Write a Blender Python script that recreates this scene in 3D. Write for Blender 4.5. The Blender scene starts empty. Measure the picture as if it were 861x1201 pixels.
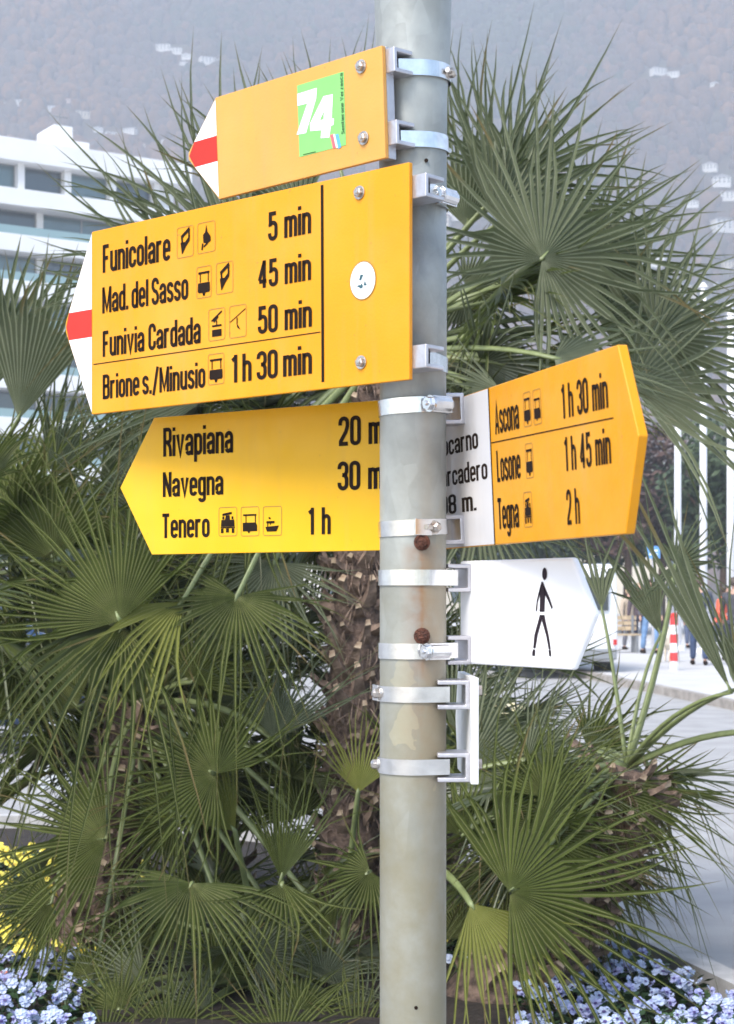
import bpy, math, random
import numpy as np
from mathutils import Vector, Matrix, noise
random.seed(7)
R = random.Random(11)
rad = math.radians
SC = bpy.context.scene
COL = SC.collection

# ------------------------------------------------------------------ camera
CAMH = 1.5                    # eye height
FPX = 2000.0                  # focal length in photo pixels (861 x 1201)
HOR = 700.0                   # photo row of the horizon
cam = bpy.data.cameras.new('camera')
camo = bpy.data.objects.new('camera', cam); COL.objects.link(camo)
camo.location = (0, 0, CAMH); camo.rotation_euler = (rad(90), 0, 0)
cam.sensor_fit = 'VERTICAL'; cam.sensor_height = 24.0
cam.lens = 24.0 * FPX / 1201.0
cam.shift_y = (HOR - 600.5) / 1201.0
cam.clip_start = 0.05; cam.clip_end = 20000
SC.camera = camo
cam.dof.use_dof = True; cam.dof.focus_distance = 2.6; cam.dof.aperture_fstop = 11
SC.render.resolution_x = 734; SC.render.resolution_y = 1024
# ------------------------------------------------------------------ light
SUN_EL, SUN_AZ = 48, -35      # azimuth measured from behind the camera, negative = left
world = bpy.data.worlds.new('World'); SC.world = world; world.use_nodes = True
wn = world.node_tree
bg = wn.nodes['Background']
sky = wn.nodes.new('ShaderNodeTexSky'); sky.sky_type = 'NISHITA'; sky.sun_disc = False
sky.sun_elevation = rad(SUN_EL); sky.sun_rotation = rad(180 + 35)
sky.dust_density = 1.5; sky.air_density = 1.0; sky.ozone_density = 1.0
wn.links.new(sky.outputs[0], bg.inputs[0]); bg.inputs[1].default_value = 0.14
sl = bpy.data.lights.new('sun', 'SUN'); so = bpy.data.objects.new('sun', sl); COL.objects.link(so)
sl.energy = 1.9; sl.angle = rad(24); sl.color = (1.0, .97, .92)
az = rad(SUN_AZ); el = rad(SUN_EL)
sd = Vector((math.sin(az) * math.cos(el), -math.cos(az) * math.cos(el), math.sin(el)))
so.rotation_euler = sd.to_track_quat('Z', 'Y').to_euler(); so.location = (-5, -5, 20)
SC.view_settings.view_transform = 'Standard'; SC.view_settings.look = 'None'
SC.view_settings.exposure = 1.24; SC.view_settings.gamma = 1.0
SC.view_settings.use_curve_mapping = False
SC.cycles.use_denoising = True
SC.cycles.max_bounces = 6; SC.cycles.volume_bounces = 3; SC.cycles.transparent_max_bounces = 8
SC.cycles.sample_clamp_indirect = 4
HAZE_DENSITY = 0.00072

# ------------------------------------------------------------------ helpers
def P(px, py, Y):
    """photo pixel + distance -> world point"""
    return Vector(((px - 430.5) / FPX * Y, Y, CAMH + (HOR - py) / FPX * Y))

def tag(o, label=None, cat=None, group=None, kind=None):
    if label: o['label'] = label
    if cat: o['category'] = cat
    if group: o['group'] = group
    if kind: o['kind'] = kind
    return o

def empty(name, loc=(0, 0, 0), rz=0.0, label=None, cat=None, group=None):
    o = bpy.data.objects.new(name, None); COL.objects.link(o)
    o.location = loc; o.rotation_euler = (0, 0, rz); o.empty_display_size = .1
    return tag(o, label, cat, group)

class MB:
    def __init__(s): s.v = []; s.f = []; s.mi = []
    def add(s, vs, fs, mi=0):
        b = len(s.v); s.v += [tuple(v) for v in vs]
        s.f += [tuple(i + b for i in f) for f in fs]; s.mi += [mi] * len(fs)
    def box(s, x0, x1, y0, y1, z0, z1, M=None, mi=0):
        vs = [Vector((x, y, z)) for z in (z0, z1) for y in (y0, y1) for x in (x0, x1)]
        if M: vs = [M @ v for v in vs]
        s.add(vs, [(0, 2, 3, 1), (4, 5, 7, 6), (0, 1, 5, 4), (2, 6, 7, 3), (0, 4, 6, 2), (1, 3, 7, 5)], mi)
    def tube(s, pts, rs, n=8, cap=True, mi=0, sq=1.0):
        pts = [Vector(p) for p in pts]
        if not hasattr(rs, '__len__'): rs = [rs] * len(pts)
        b = len(s.v); prev = None
        for i, p in enumerate(pts):
            t = (pts[min(i + 1, len(pts) - 1)] - pts[max(i - 1, 0)]).normalized()
            if prev is None:
                a = t.orthogonal().normalized()
            else:
                a = (prev - t * prev.dot(t)).normalized()
            prev = a; c = t.cross(a)
            for k in range(n):
                an = 2 * math.pi * k / n
                s.v.append(tuple(p + (a * math.cos(an) + c * math.sin(an) * sq) * rs[i]))
        for i in range(len(pts) - 1):
            for k in range(n):
                k2 = (k + 1) % n
                s.f.append((b + i * n + k, b + i * n + k2, b + (i + 1) * n + k2, b + (i + 1) * n + k)); s.mi.append(mi)
        if cap:
            s.f.append(tuple(b + k for k in range(n))[::-1]); s.mi.append(mi)
            s.f.append(tuple(b + (len(pts) - 1) * n + k for k in range(n))); s.mi.append(mi)
    def prism(s, poly, y0, y1, M=None, mi=0):
        """polygon in (x,z), extruded along y"""
        n = len(poly)
        vs = [Vector((p[0], y0, p[1])) for p in poly] + [Vector((p[0], y1, p[1])) for p in poly]
        if M: vs = [M @ v for v in vs]
        s.add(vs, [tuple(range(n)), tuple(range(2 * n - 1, n - 1, -1))] + [(i, i + n, (i + 1) % n + n, (i + 1) % n) for i in range(n)], mi)
    def mesh(s, name):
        me = bpy.data.meshes.new(name); me.from_pydata(s.v, [], s.f)
        return me
    def build(s, name, mat=None, parent=None, smooth=False, bevel=0, seg=2, recalc=True):
        me = s.mesh(name)
        mats = mat if isinstance(mat, (list, tuple)) else [mat]
        for m in mats:
            if m: me.materials.append(m)
        if len(mats) > 1: me.polygons.foreach_set('material_index', s.mi)
        if recalc:
            import bmesh
            bm = bmesh.new(); bm.from_mesh(me); bmesh.ops.recalc_face_normals(bm, faces=bm.faces); bm.to_mesh(me); bm.free()
        if smooth: me.polygons.foreach_set('use_smooth', [True] * len(me.polygons))
        me.update()
        o = bpy.data.objects.new(name, me); COL.objects.link(o)
        if parent: o.parent = parent
        if bevel:
            b = o.modifiers.new('bevel', 'BEVEL'); b.width = bevel; b.segments = seg; b.limit_method = 'ANGLE'; b.angle_limit = rad(35)
            if smooth is False: pass
        return o

def kids(o): return list(CH.get(o.name, []))
def copy_tree(o, parent=None, label=None):
    c = o.copy(); COL.objects.link(c)
    if parent: c.parent = parent
    if label: c['label'] = label
    for ch in list(o.children): copy_tree(ch, c)
    return c

# ------------------------------------------------------------------ materials
def mat(name, col, rough=.6, metal=0.0, var=0.0, scale=20.0, col2=None, bump=0.0, bscale=None, coat=0.0, detail=6, spec=.5, alpha=None):
    m = bpy.data.materials.new(name); m.use_nodes = True
    nt = m.node_tree; b = nt.nodes['Principled BSDF']
    b.inputs['Base Color'].default_value = (*col, 1); b.inputs['Roughness'].default_value = rough
    b.inputs['Metallic'].default_value = metal; b.inputs['Coat Weight'].default_value = coat
    b.inputs['Specular IOR Level'].default_value = spec
    tc = nt.nodes.new('ShaderNodeTexCoord')
    if var or col2:
        nz = nt.nodes.new('ShaderNodeTexNoise'); nz.inputs['Scale'].default_value = scale; nz.inputs['Detail'].default_value = detail
        nt.links.new(tc.outputs['Object'], nz.inputs['Vector'])
        rp = nt.nodes.new('ShaderNodeValToRGB')
        c2 = col2 if col2 else tuple(c * (1 - var) for c in col)
        c1 = col if col2 else tuple(min(1, c * (1 + var)) for c in col)
        rp.color_ramp.elements[0].position = .32; rp.color_ramp.elements[0].color = (*c2, 1)
        rp.color_ramp.elements[1].position = .68; rp.color_ramp.elements[1].color = (*c1, 1)
        nt.links.new(nz.outputs['Fac'], rp.inputs[0]); nt.links.new(rp.outputs[0], b.inputs['Base Color'])
    if bump:
        nb = nt.nodes.new('ShaderNodeTexNoise'); nb.inputs['Scale'].default_value = bscale or scale * 2; nb.inputs['Detail'].default_value = 5
        nt.links.new(tc.outputs['Object'], nb.inputs['Vector'])
        bp = nt.nodes.new('ShaderNodeBump'); bp.inputs['Strength'].default_value = bump; bp.inputs['Distance'].default_value = .01
        nt.links.new(nb.outputs['Fac'], bp.inputs['Height']); nt.links.new(bp.outputs[0], b.inputs['Normal'])
    return m

def N(nt, t, **kw):
    n = nt.nodes.new(t)
    for k, v in kw.items(): setattr(n, k, v)
    return n
def math_n(nt, op, a, b=None, c=None):
    n = nt.nodes.new('ShaderNodeMath'); n.operation = op
    for i, v in enumerate((a, b, c)):
        if v is None: continue
        if isinstance(v, (int, float)): n.inputs[i].default_value = v
        else: nt.links.new(v, n.inputs[i])
    return n.outputs[0]
def mixc(nt, fac, a, b):
    n = nt.nodes.new('ShaderNodeMix'); n.data_type = 'RGBA'
    if isinstance(fac, (int, float)): n.inputs[0].default_value = fac
    else: nt.links.new(fac, n.inputs[0])
    for i, v in ((6, a), (7, b)):
        if isinstance(v, tuple): n.inputs[i].default_value = (*v, 1)
        else: nt.links.new(v, n.inputs[i])
    return n.outputs[2]
def mapr(nt, v, a, b, c=0.0, d=1.0):
    n = nt.nodes.new('ShaderNodeMapRange'); n.inputs[1].default_value = a; n.inputs[2].default_value = b
    n.inputs[3].default_value = c; n.inputs[4].default_value = d; nt.links.new(v, n.inputs[0]); return n.outputs[0]
def noise_n(nt, vec, scale, detail=4, rough=.5):
    n = nt.nodes.new('ShaderNodeTexNoise'); n.inputs['Scale'].default_value = scale; n.inputs['Detail'].default_value = detail
    n.inputs['Roughness'].default_value = rough
    nt.links.new(vec, n.inputs['Vector']); return n.outputs['Fac']

M_YELLOW = mat('yellow_enamel', (.665, .275, .003), .38, var=.05, scale=9, bump=.05, bscale=300, coat=.05, spec=.3)
M_YELLOW2 = mat('worn_yellow_enamel', (.63, .305, .055), .45, var=.06, scale=8, bump=.05, bscale=300, coat=.1)
M_WHITE = mat('white_enamel', (.80, .80, .80), .4, var=.03, scale=12, coat=.2)
M_GREYWHITE = mat('off_white_panel', (.60, .59, .60), .42, var=.05, scale=10, coat=.15)
M_RED = mat('red_enamel', (.46, .028, .018), .5, var=.06, scale=10, spec=.3)
M_BLACK = mat('black_print', (.016, .009, .006), .7, spec=.12)
M_FINE = mat('thin_print_line', (.30, .17, .03), .5)
M_ALU = mat('aluminium', (.52, .51, .54), .38, metal=.8, var=.12, scale=30, bump=.1, bscale=200)
M_STEEL = mat('stainless_steel', (.72, .72, .72), .22, metal=1.0, var=.12, scale=60)
M_DKSTEEL = mat('zinc_bolt', (.50, .46, .42), .3, metal=1.0, var=.25, scale=150)
M_RUST = mat('rust', (.10, .035, .02), .9, var=.5, scale=150, bump=.8, bscale=400)

def wear(m, amt=.5):
    nt = m.node_tree; b = nt.nodes['Principled BSDF']; src = b.inputs['Base Color'].links[0].from_socket
    tc = N(nt, 'ShaderNodeTexCoord'); mp = N(nt, 'ShaderNodeMapping'); mp.inputs['Scale'].default_value = (30, 30, 2.5); nt.links.new(tc.outputs['Object'], mp.inputs[0])
    st = mapr(nt, noise_n(nt, mp.outputs[0], 1.6, 5, .6), .52, .72)
    sp = mapr(nt, noise_n(nt, tc.outputs['Object'], 130, 2), .70, .76)
    big = mapr(nt, noise_n(nt, tc.outputs['Object'], 7, 4), .45, .75)
    c = mixc(nt, math_n(nt, 'MULTIPLY', st, .16 * amt), src, (.30, .24, .14))
    c = mixc(nt, math_n(nt, 'MULTIPLY', sp, .55 * amt), c, (.20, .13, .05))
    c = mixc(nt, math_n(nt, 'MULTIPLY', big, .10 * amt), c, (.78, .62, .35))
    nt.links.new(c, b.inputs['Base Color'])
    nt.links.new(mapr(nt, noise_n(nt, tc.outputs['Object'], 25, 5), .3, .7, .30, .55), b.inputs['Roughness'])
for m_ in (M_YELLOW, M_YELLOW2): wear(m_, .8)
wear(M_WHITE, .3); wear(M_GREYWHITE, .5)

def pole_mat():
    m = bpy.data.materials.new('galvanised_steel'); m.use_nodes = True; nt = m.node_tree; b = nt.nodes['Principled BSDF']
    tc = N(nt, 'ShaderNodeTexCoord'); ob = tc.outputs['Object']
    sp = N(nt, 'ShaderNodeSeparateXYZ'); nt.links.new(ob, sp.inputs[0]); X, Y, Z = sp.outputs
    vor = N(nt, 'ShaderNodeTexVoronoi'); vor.inputs['Scale'].default_value = 42
    n1 = noise_n(nt, ob, 14, 5); 
    wv = N(nt, 'ShaderNodeMapping'); wv.inputs['Scale'].default_value = (1, 1, .55); nt.links.new(ob, wv.inputs[0])
    nt.links.new(wv.outputs[0], vor.inputs['Vector'])
    spangle = mapr(nt, vor.outputs['Color'], 0, 1, 0, 1)
    base = mixc(nt, mapr(nt, n1, .38, .62), (.20, .215, .21), (.34, .36, .35))
    base = mixc(nt, mapr(nt, spangle, .0, 1.0, 0, .42), base, (.46, .49, .48))
    # greenish brown weathering increasing down the post
    n2 = noise_n(nt, ob, 9, 6, .6)
    low = math_n(nt, 'MULTIPLY', mapr(nt, Z, 1.72, 1.25, .12, 1.0), mapr(nt, n2, .25, .58, .25, 1))
    base = mixc(nt, low, base, (.225, .205, .135))
    v2 = N(nt, 'ShaderNodeTexVoronoi'); v2.inputs['Scale'].default_value = 38
    wd = N(nt, 'ShaderNodeTexNoise'); wd.inputs['Scale'].default_value = 40; nt.links.new(ob, wd.inputs['Vector'])
    va = N(nt, 'ShaderNodeVectorMath', operation='MULTIPLY_ADD'); nt.links.new(wd.outputs['Color'], va.inputs[0]); va.inputs[1].default_value = (.02, .02, .02); nt.links.new(wv.outputs[0], va.inputs[2]); nt.links.new(va.outputs[0], v2.inputs['Vector'])
    pale = math_n(nt, 'MULTIPLY', math_n(nt, 'GREATER_THAN', mapr(nt, v2.outputs['Color'], 0, 1), .84), mapr(nt, Z, 1.75, 1.3, .05, .38))
    base = mixc(nt, pale, base, (.42, .38, .25))
    # rust runs below the two rusty bolts
    wob = math_n(nt, 'MULTIPLY', math_n(nt, 'SUBTRACT', noise_n(nt, ob, 30, 3), .5), .006)
    dx = math_n(nt, 'ABSOLUTE', math_n(nt, 'SUBTRACT', math_n(nt, 'ADD', X, wob), .009))
    run = mapr(nt, dx, .0005, .010, 1, 0)
    wide = mapr(nt, dx, .002, .026, .75, 0)
    zr = math_n(nt, 'MULTIPLY', mapr(nt, Z, 1.562, 1.555, 0, 1), mapr(nt, Z, 1.25, 1.50, .0, 1))
    fr = math_n(nt, 'LESS_THAN', Y, 0)
    nn = mapr(nt, noise_n(nt, ob, 55, 4), .35, .6, .35, 1)
    k = math_n(nt, 'MULTIPLY', math_n(nt, 'MULTIPLY', math_n(nt, 'MAXIMUM', run, wide), zr), math_n(nt, 'MULTIPLY', fr, nn))
    base = mixc(nt, math_n(nt, 'MULTIPLY', k, .85), base, (.24, .105, .035))
    tan = math_n(nt, 'MULTIPLY', math_n(nt, 'MULTIPLY', mapr(nt, math_n(nt, 'ADD', X, math_n(nt, 'MULTIPLY', wob, 3.0)), .004, .014), mapr(nt, Z, 1.57, 1.52, 0, 1)), math_n(nt, 'MULTIPLY', mapr(nt, Z, 1.1, 1.5, .15, .55), mapr(nt, n1, .3, .6, .5, 1)))
    base = mixc(nt, tan, base, (.27, .20, .11))
    nt.links.new(base, b.inputs['Base Color'])
    b.inputs['Metallic'].default_value = .2
    nt.links.new(mapr(nt, n2, .3, .7, .36, .55), b.inputs['Roughness'])
    bp = N(nt, 'ShaderNodeBump'); bp.inputs['Strength'].default_value = .12; bp.inputs['Distance'].default_value = .004
    nt.links.new(noise_n(nt, ob, 120, 4), bp.inputs['Height']); nt.links.new(bp.outputs[0], b.inputs['Normal'])
    return m
M_POLE = pole_mat()

def leaf_mat(name, c_dark, c_light, rib, tip=(.20, .15, .07)):
    m = bpy.data.materials.new(name); m.use_nodes = True; nt = m.node_tree; b = nt.nodes['Principled BSDF']
    uv = N(nt, 'ShaderNodeUVMap'); sp = N(nt, 'ShaderNodeSeparateXYZ'); nt.links.new(uv.outputs[0], sp.inputs[0]); U, T = sp.outputs[0], sp.outputs[1]
    oi = N(nt, 'ShaderNodeObjectInfo'); tc = N(nt, 'ShaderNodeTexCoord')
    n1 = noise_n(nt, tc.outputs['Object'], 14, 4)
    at = N(nt, 'ShaderNodeAttribute'); at.attribute_name = 'segment_tone'
    f = math_n(nt, 'ADD', math_n(nt, 'ADD', math_n(nt, 'MULTIPLY', oi.outputs['Random'], .35), math_n(nt, 'MULTIPLY', n1, .35)), math_n(nt, 'MULTIPLY', at.outputs['Fac'], .45))
    base = mixc(nt, mapr(nt, f, .15, .95), c_dark, c_light)
    d = math_n(nt, 'ABSOLUTE', math_n(nt, 'SUBTRACT', U, .5))
    ribf = mapr(nt, d, .03, .15, 1, 0)
    base = mixc(nt, math_n(nt, 'MULTIPLY', ribf, .75), base, rib)
    burn = math_n(nt, 'MULTIPLY', mapr(nt, at.outputs['Fac'], .82, .95), .28)
    tipf = math_n(nt, 'MULTIPLY', mapr(nt, math_n(nt, 'ADD', math_n(nt, 'ADD', T, burn), math_n(nt, 'MULTIPLY', n1, .14)), .93, 1.06), .9)
    base = mixc(nt, tipf, base, tip)
    nt.links.new(base, b.inputs['Base Color'])
    b.inputs['Roughness'].default_value = .36; b.inputs['Specular IOR Level'].default_value = .55
    tr = N(nt, 'ShaderNodeBsdfTranslucent'); nt.links.new(mixc(nt, .5, base, (.10, .15, .02)), tr.inputs[0])
    mx = N(nt, 'ShaderNodeMixShader'); mx.inputs[0].default_value = .34
    nt.links.new(b.outputs[0], mx.inputs[1]); nt.links.new(tr.outputs[0], mx.inputs[2])
    nt.links.new(mx.outputs[0], nt.nodes['Material Output'].inputs[0])
    return m
M_LEAF = leaf_mat('palm_leaf_green', (.026, .040, .009), (.125, .155, .038), (.40, .40, .19))
M_LEAFG = leaf_mat('palm_leaf_grey_green', (.075, .095, .052), (.185, .205, .125), (.42, .44, .32))
M_LEAFY = leaf_mat('palm_leaf_yellow_green', (.14, .16, .03), (.24, .25, .06), (.42, .42, .18))
M_STALK = mat('leaf_stalk_green', (.16, .19, .075), .45, var=.2, scale=25)
M_FIBRE = mat('trunk_fibre', (.19, .13, .10), .95, col2=(.05, .034, .027), scale=35, bump=1.0, bscale=90)
M_STUB = mat('leaf_base_husk', (.29, .205, .155), .9, col2=(.10, .068, .05), scale=30, bump=.6, bscale=120)
M_CUT = mat('cut_leaf_base', (.62, .50, .36), .8, col2=(.25, .17, .11), scale=22)
M_CONC = mat('kerb_concrete', (.42, .41, .40), .8, var=.15, scale=12, bump=.3, bscale=80)

# ------------------------------------------------------------------ ground
def ground():
    m = bpy.data.materials.new('ground_surface'); m.use_nodes = True; nt = m.node_tree; b = nt.nodes['Principled BSDF']
    tc = N(nt, 'ShaderNodeTexCoord'); ob = tc.outputs['Object']
    n1 = noise_n(nt, ob, .6, 5); n2 = noise_n(nt, ob, 40, 4, .7); n3 = noise_n(nt, ob, 4, 5)
    base = mixc(nt, mapr(nt, n1, .35, .65), (.33, .325, .32), (.385, .38, .37))
    base = mixc(nt, mapr(nt, n2, .35, .7, 0, .5), base, (.44, .435, .42))
    base = mixc(nt, mapr(nt, n3, .55, .75, 0, .35), base, (.26, .258, .25))
    nt.links.new(base, b.inputs['Base Color']); b.inputs['Roughness'].default_value = .85
    bp = N(nt, 'ShaderNodeBump'); bp.inputs['Strength'].default_value = .3; bp.inputs['Distance'].default_value = .005
    nt.links.new(noise_n(nt, ob, 160, 3), bp.inputs['Height']); nt.links.new(bp.outputs[0], b.inputs['Normal'])
    mb = MB(); mb.add([(-1080, -60, 0), (1080, -60, 0), (1080, 2780, 0), (-1080, 2780, 0)], [(0, 1, 2, 3)])
    tag(mb.build('ground', m), kind='structure')
ground()
M_ASPH = mat('asphalt', (.33, .325, .32), .85, var=.12, scale=2.5, bump=.4, bscale=150)
M_PLAZA = mat('plaza_paving', (.50, .49, .48), .8, var=.08, scale=1.5, bump=.2, bscale=60)
M_ROADY = mat('yellow_road_paint', (.72, .60, .28), .8, col2=(.50, .46, .34), scale=6)
M_SOIL = mat('soil', (.020, .014, .010), .95, var=.5, scale=18, bump=1, bscale=50)

# far kerb of the road runs through these ground points
kA, kB = P(690, 797, 31.0), P(861, 834, 22.4)
kd = Vector((kB.x - kA.x, kB.y - kA.y, 0)).normalized(); kn = Vector((kd.y, -kd.x, 0))
if kn.y > 0: kn = -kn
def kp(s, off, z=0.0):
    p = Vector((kA.x, kA.y, 0)) + kd * s + kn * off
    return (p.x, p.y, z)
mb = MB()
mb.add([kp(-60, 0, .004), kp(30, 0, .004), kp(30, 19.5, .004), kp(-60, 19.5, .004)], [(0, 1, 2, 3)])
tag(mb.build('road', M_ASPH), kind='structure')
mb = MB()
mb.add([kp(-60, -.15, .12), kp(40, -.15, .12), kp(40, -90, .12), kp(-60, -90, .12)], [(0, 1, 2, 3)])
tag(mb.build('pavement', M_PLAZA), kind='structure')
kerb = empty('kerb', (0, 0, 0)); tag(kerb, kind='structure')
M_KERB = mat('kerb_stone', (.30, .27, .24), .85, var=.25, scale=5, bump=.4, bscale=60)
for i in range(-14, 14):
    b_ = MB(); s0, s1 = i * 1.5 + .01, i * 1.5 + 1.49
    h_ = .125 + R.uniform(-.003, .003)
    b_.add([kp(s0, .0, 0), kp(s1, .0, 0), kp(s1, -.15, 0), kp(s0, -.15, 0), kp(s0, .0, h_), kp(s1, .0, h_), kp(s1, -.15, h_), kp(s0, -.15, h_)],
           [(0, 1, 5, 4), (4, 5, 6, 7), (2, 3, 7, 6), (0, 4, 7, 3), (1, 2, 6, 5)])
    b_.build('kerb_stone', M_KERB, kerb)
mb = MB()
for o0, s0, s1 in ((2.6, -2, 9), (9.2, 2, 9.5)):
    w_ = .55 if o0 < 5 else .14
    mb.add([kp(s0, o0, .008), kp(s1, o0, .008), kp(s1, o0 + w_, .008), kp(s0, o0 + w_, .008)], [(0, 1, 2, 3)])
tag(mb.build('road_marking', M_ROADY), kind='structure')

# flower bed with concrete edging
bed = [(-3.6, 4.6), (-.2, 3.35), (1.35, 3.3), (1.72, 3.9), (1.62, 4.9), (1.34, 6.1), (.97, 7.45), (.55, 8.5), (-.6, 10.2), (-2.2, 10.9), (-4.2, 10.2), (-4.8, 7)]
def smooth_loop(pts, n=6):
    out = []
    L = len(pts)
    for i in range(L):
        p0, p1, p2, p3 = (Vector((*pts[(i + k - 1) % L], 0)) for k in range(4))
        for j in range(n):
            t = j / n
            out.append(.5 * ((2 * p1) + (-p0 + p2) * t + (2 * p0 - 5 * p1 + 4 * p2 - p3) * t * t + (-p0 + 3 * p1 - 3 * p2 + p3) * t ** 3))
    return out
bl = smooth_loop(bed)
cen = Vector((-1.2, 6.8, 0))
mb = MB(); n_ = len(bl)
rows = 7
vs = []
for r_ in range(rows):
    k_ = 1 - r_ / (rows - 1)
    for p in bl:
        q = cen + (p - cen) * k_
        vs.append((q.x, q.y, .025 + .05 * (1 - k_ ** 2) + noise.noise(q * 3) * .015))
fs = [(r_ * n_ + i, r_ * n_ + (i + 1) % n_, (r_ + 1) * n_ + (i + 1) % n_, (r_ + 1) * n_ + i) for r_ in range(rows - 1) for i in range(n_)]
mb.add(vs, fs); tag(mb.build('flower_bed_soil', M_SOIL, smooth=True), kind='structure')
edg = empty('bed_edging'); tag(edg, kind='structure')
for i in range(0, n_, 3):
    mb = MB(); a_, ring = [], []
    for j in range(4):
        p = bl[(i + j) % n_]; q = bl[(i + j + 1) % n_]; t = (q - p).normalized(); o_ = Vector((t.y, -t.x, 0))
        if o_.dot(p - cen) < 0: o_ = -o_
        if j == 3: p = p - t * .006
        ring.append([(p.x, p.y, 0), (p.x, p.y, .10), (p.x + o_.x * .11, p.y + o_.y * .11, .10), (p.x + o_.x * .11, p.y + o_.y * .11, 0)])
    vs = [v for r_ in ring for v in r_]
    fs = [(j * 4 + k, j * 4 + (k + 1) % 4, (j + 1) * 4 + (k + 1) % 4, (j + 1) * 4 + k) for j in range(3) for k in range(4)] + [(0, 1, 2, 3), (15, 14, 13, 12)]
    mb.add(vs, fs); mb.build('edging_stone', M_CONC, edg)

# ------------------------------------------------------------------ hills
def sstep(a, b, x):
    t = max(0, min(1, (x - a) / (b - a))); return t * t * (3 - 2 * t)
def near_h(x, y):
    base = sstep(330, 1500, y) ** 1.15 * 640
    ridge = 585 - .78 * max(0, x - 70) + 40 * noise.noise(Vector((x / 260, 1.3, 0)))
    n1 = noise.noise(Vector((x / 210, y / 300, .3))) * 70 * sstep(450, 1000, y)
    n2 = noise.noise(Vector((x / 70, y / 80, 2.3))) * 17 * sstep(380, 700, y)
    h = base + n1 + n2 - 4
    k = 40.0
    h = -k * math.log(math.exp(-min(h, 1500) / k) + math.exp(-ridge / k)) if h > 200 else h
    if y > 1650: h -= (y - 1650) * .5
    return h
def far_h(x, y):
    b = sstep(1650, 2550, y) * 1020 + noise.noise(Vector((x / 500, y / 500, 5))) * 80 + noise.noise(Vector((x / 160, y / 160, 8))) * 35
    return min(b - 60, 1040 - 40 * math.exp(-max(0, b - 900) / 60))
def terrain(name, fn, x0, x1, y0, y1, nx, ny, m):
    mb = MB(); vs = []
    for j in range(ny + 1):
        y = y0 + (y1 - y0) * j / ny
        for i in range(nx + 1):
            x = x0 + (x1 - x0) * i / nx
            vs.append((x, y, fn(x, y)))
    fs = [(j * (nx + 1) + i, j * (nx + 1) + i + 1, (j + 1) * (nx + 1) + i + 1, (j + 1) * (nx + 1) + i) for j in range(ny) for i in range(nx)]
    mb.v, mb.f, mb.mi = vs, fs, [0] * len(fs)
    return tag(mb.build(name, m, smooth=True, recalc=False), kind='structure')
def hill_mat(name, sc, cols):
    m = bpy.data.materials.new(name); m.use_nodes = True; nt = m.node_tree; b = nt.nodes['Principled BSDF']
    tc = N(nt, 'ShaderNodeTexCoord'); ob = tc.outputs['Object']
    n1 = noise_n(nt, ob, sc, 8, .65)
    rp = N(nt, 'ShaderNodeValToRGB'); nt.links.new(n1, rp.inputs[0])
    cr = rp.color_ramp; cr.elements[0].position = .3; cr.elements[0].color = (*cols[0], 1); cr.elements[1].position = .72; cr.elements[1].color = (*cols[-1], 1)
    for i, c in enumerate(cols[1:-1]):
        e = cr.elements.new(.3 + .42 * (i + 1) / (len(cols) - 1)); e.color = (*c, 1)
    nt.links.new(rp.outputs[0], b.inputs['Base Color']); b.inputs['Roughness'].default_value = 1; b.inputs['Specular IOR Level'].default_value = .1
    return m
M_HILL = hill_mat('hill_soil', .03, [(.05, .045, .03), (.10, .065, .045), (.08, .075, .05), (.14, .085, .05)])
M_FARHILL = hill_mat('far_forest', .012, [(.035, .045, .035), (.08, .06, .05), (.06, .06, .05), (.13, .09, .07)])
terrain('near_hillside', near_h, -620, 620, 330, 2000, 80, 110, M_HILL)
terrain('far_mountain', far_h, -1000, 1000, 1700, 2700, 80, 50, M_FARHILL)

def hit_hill(px, py):
    y = 360.0
    while y < 1650:
        p = P(px, py, y)
        if near_h(p.x, y) > p.z: return Vector((p.x, y, near_h(p.x, y)))
        y += 4
    return None

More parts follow.
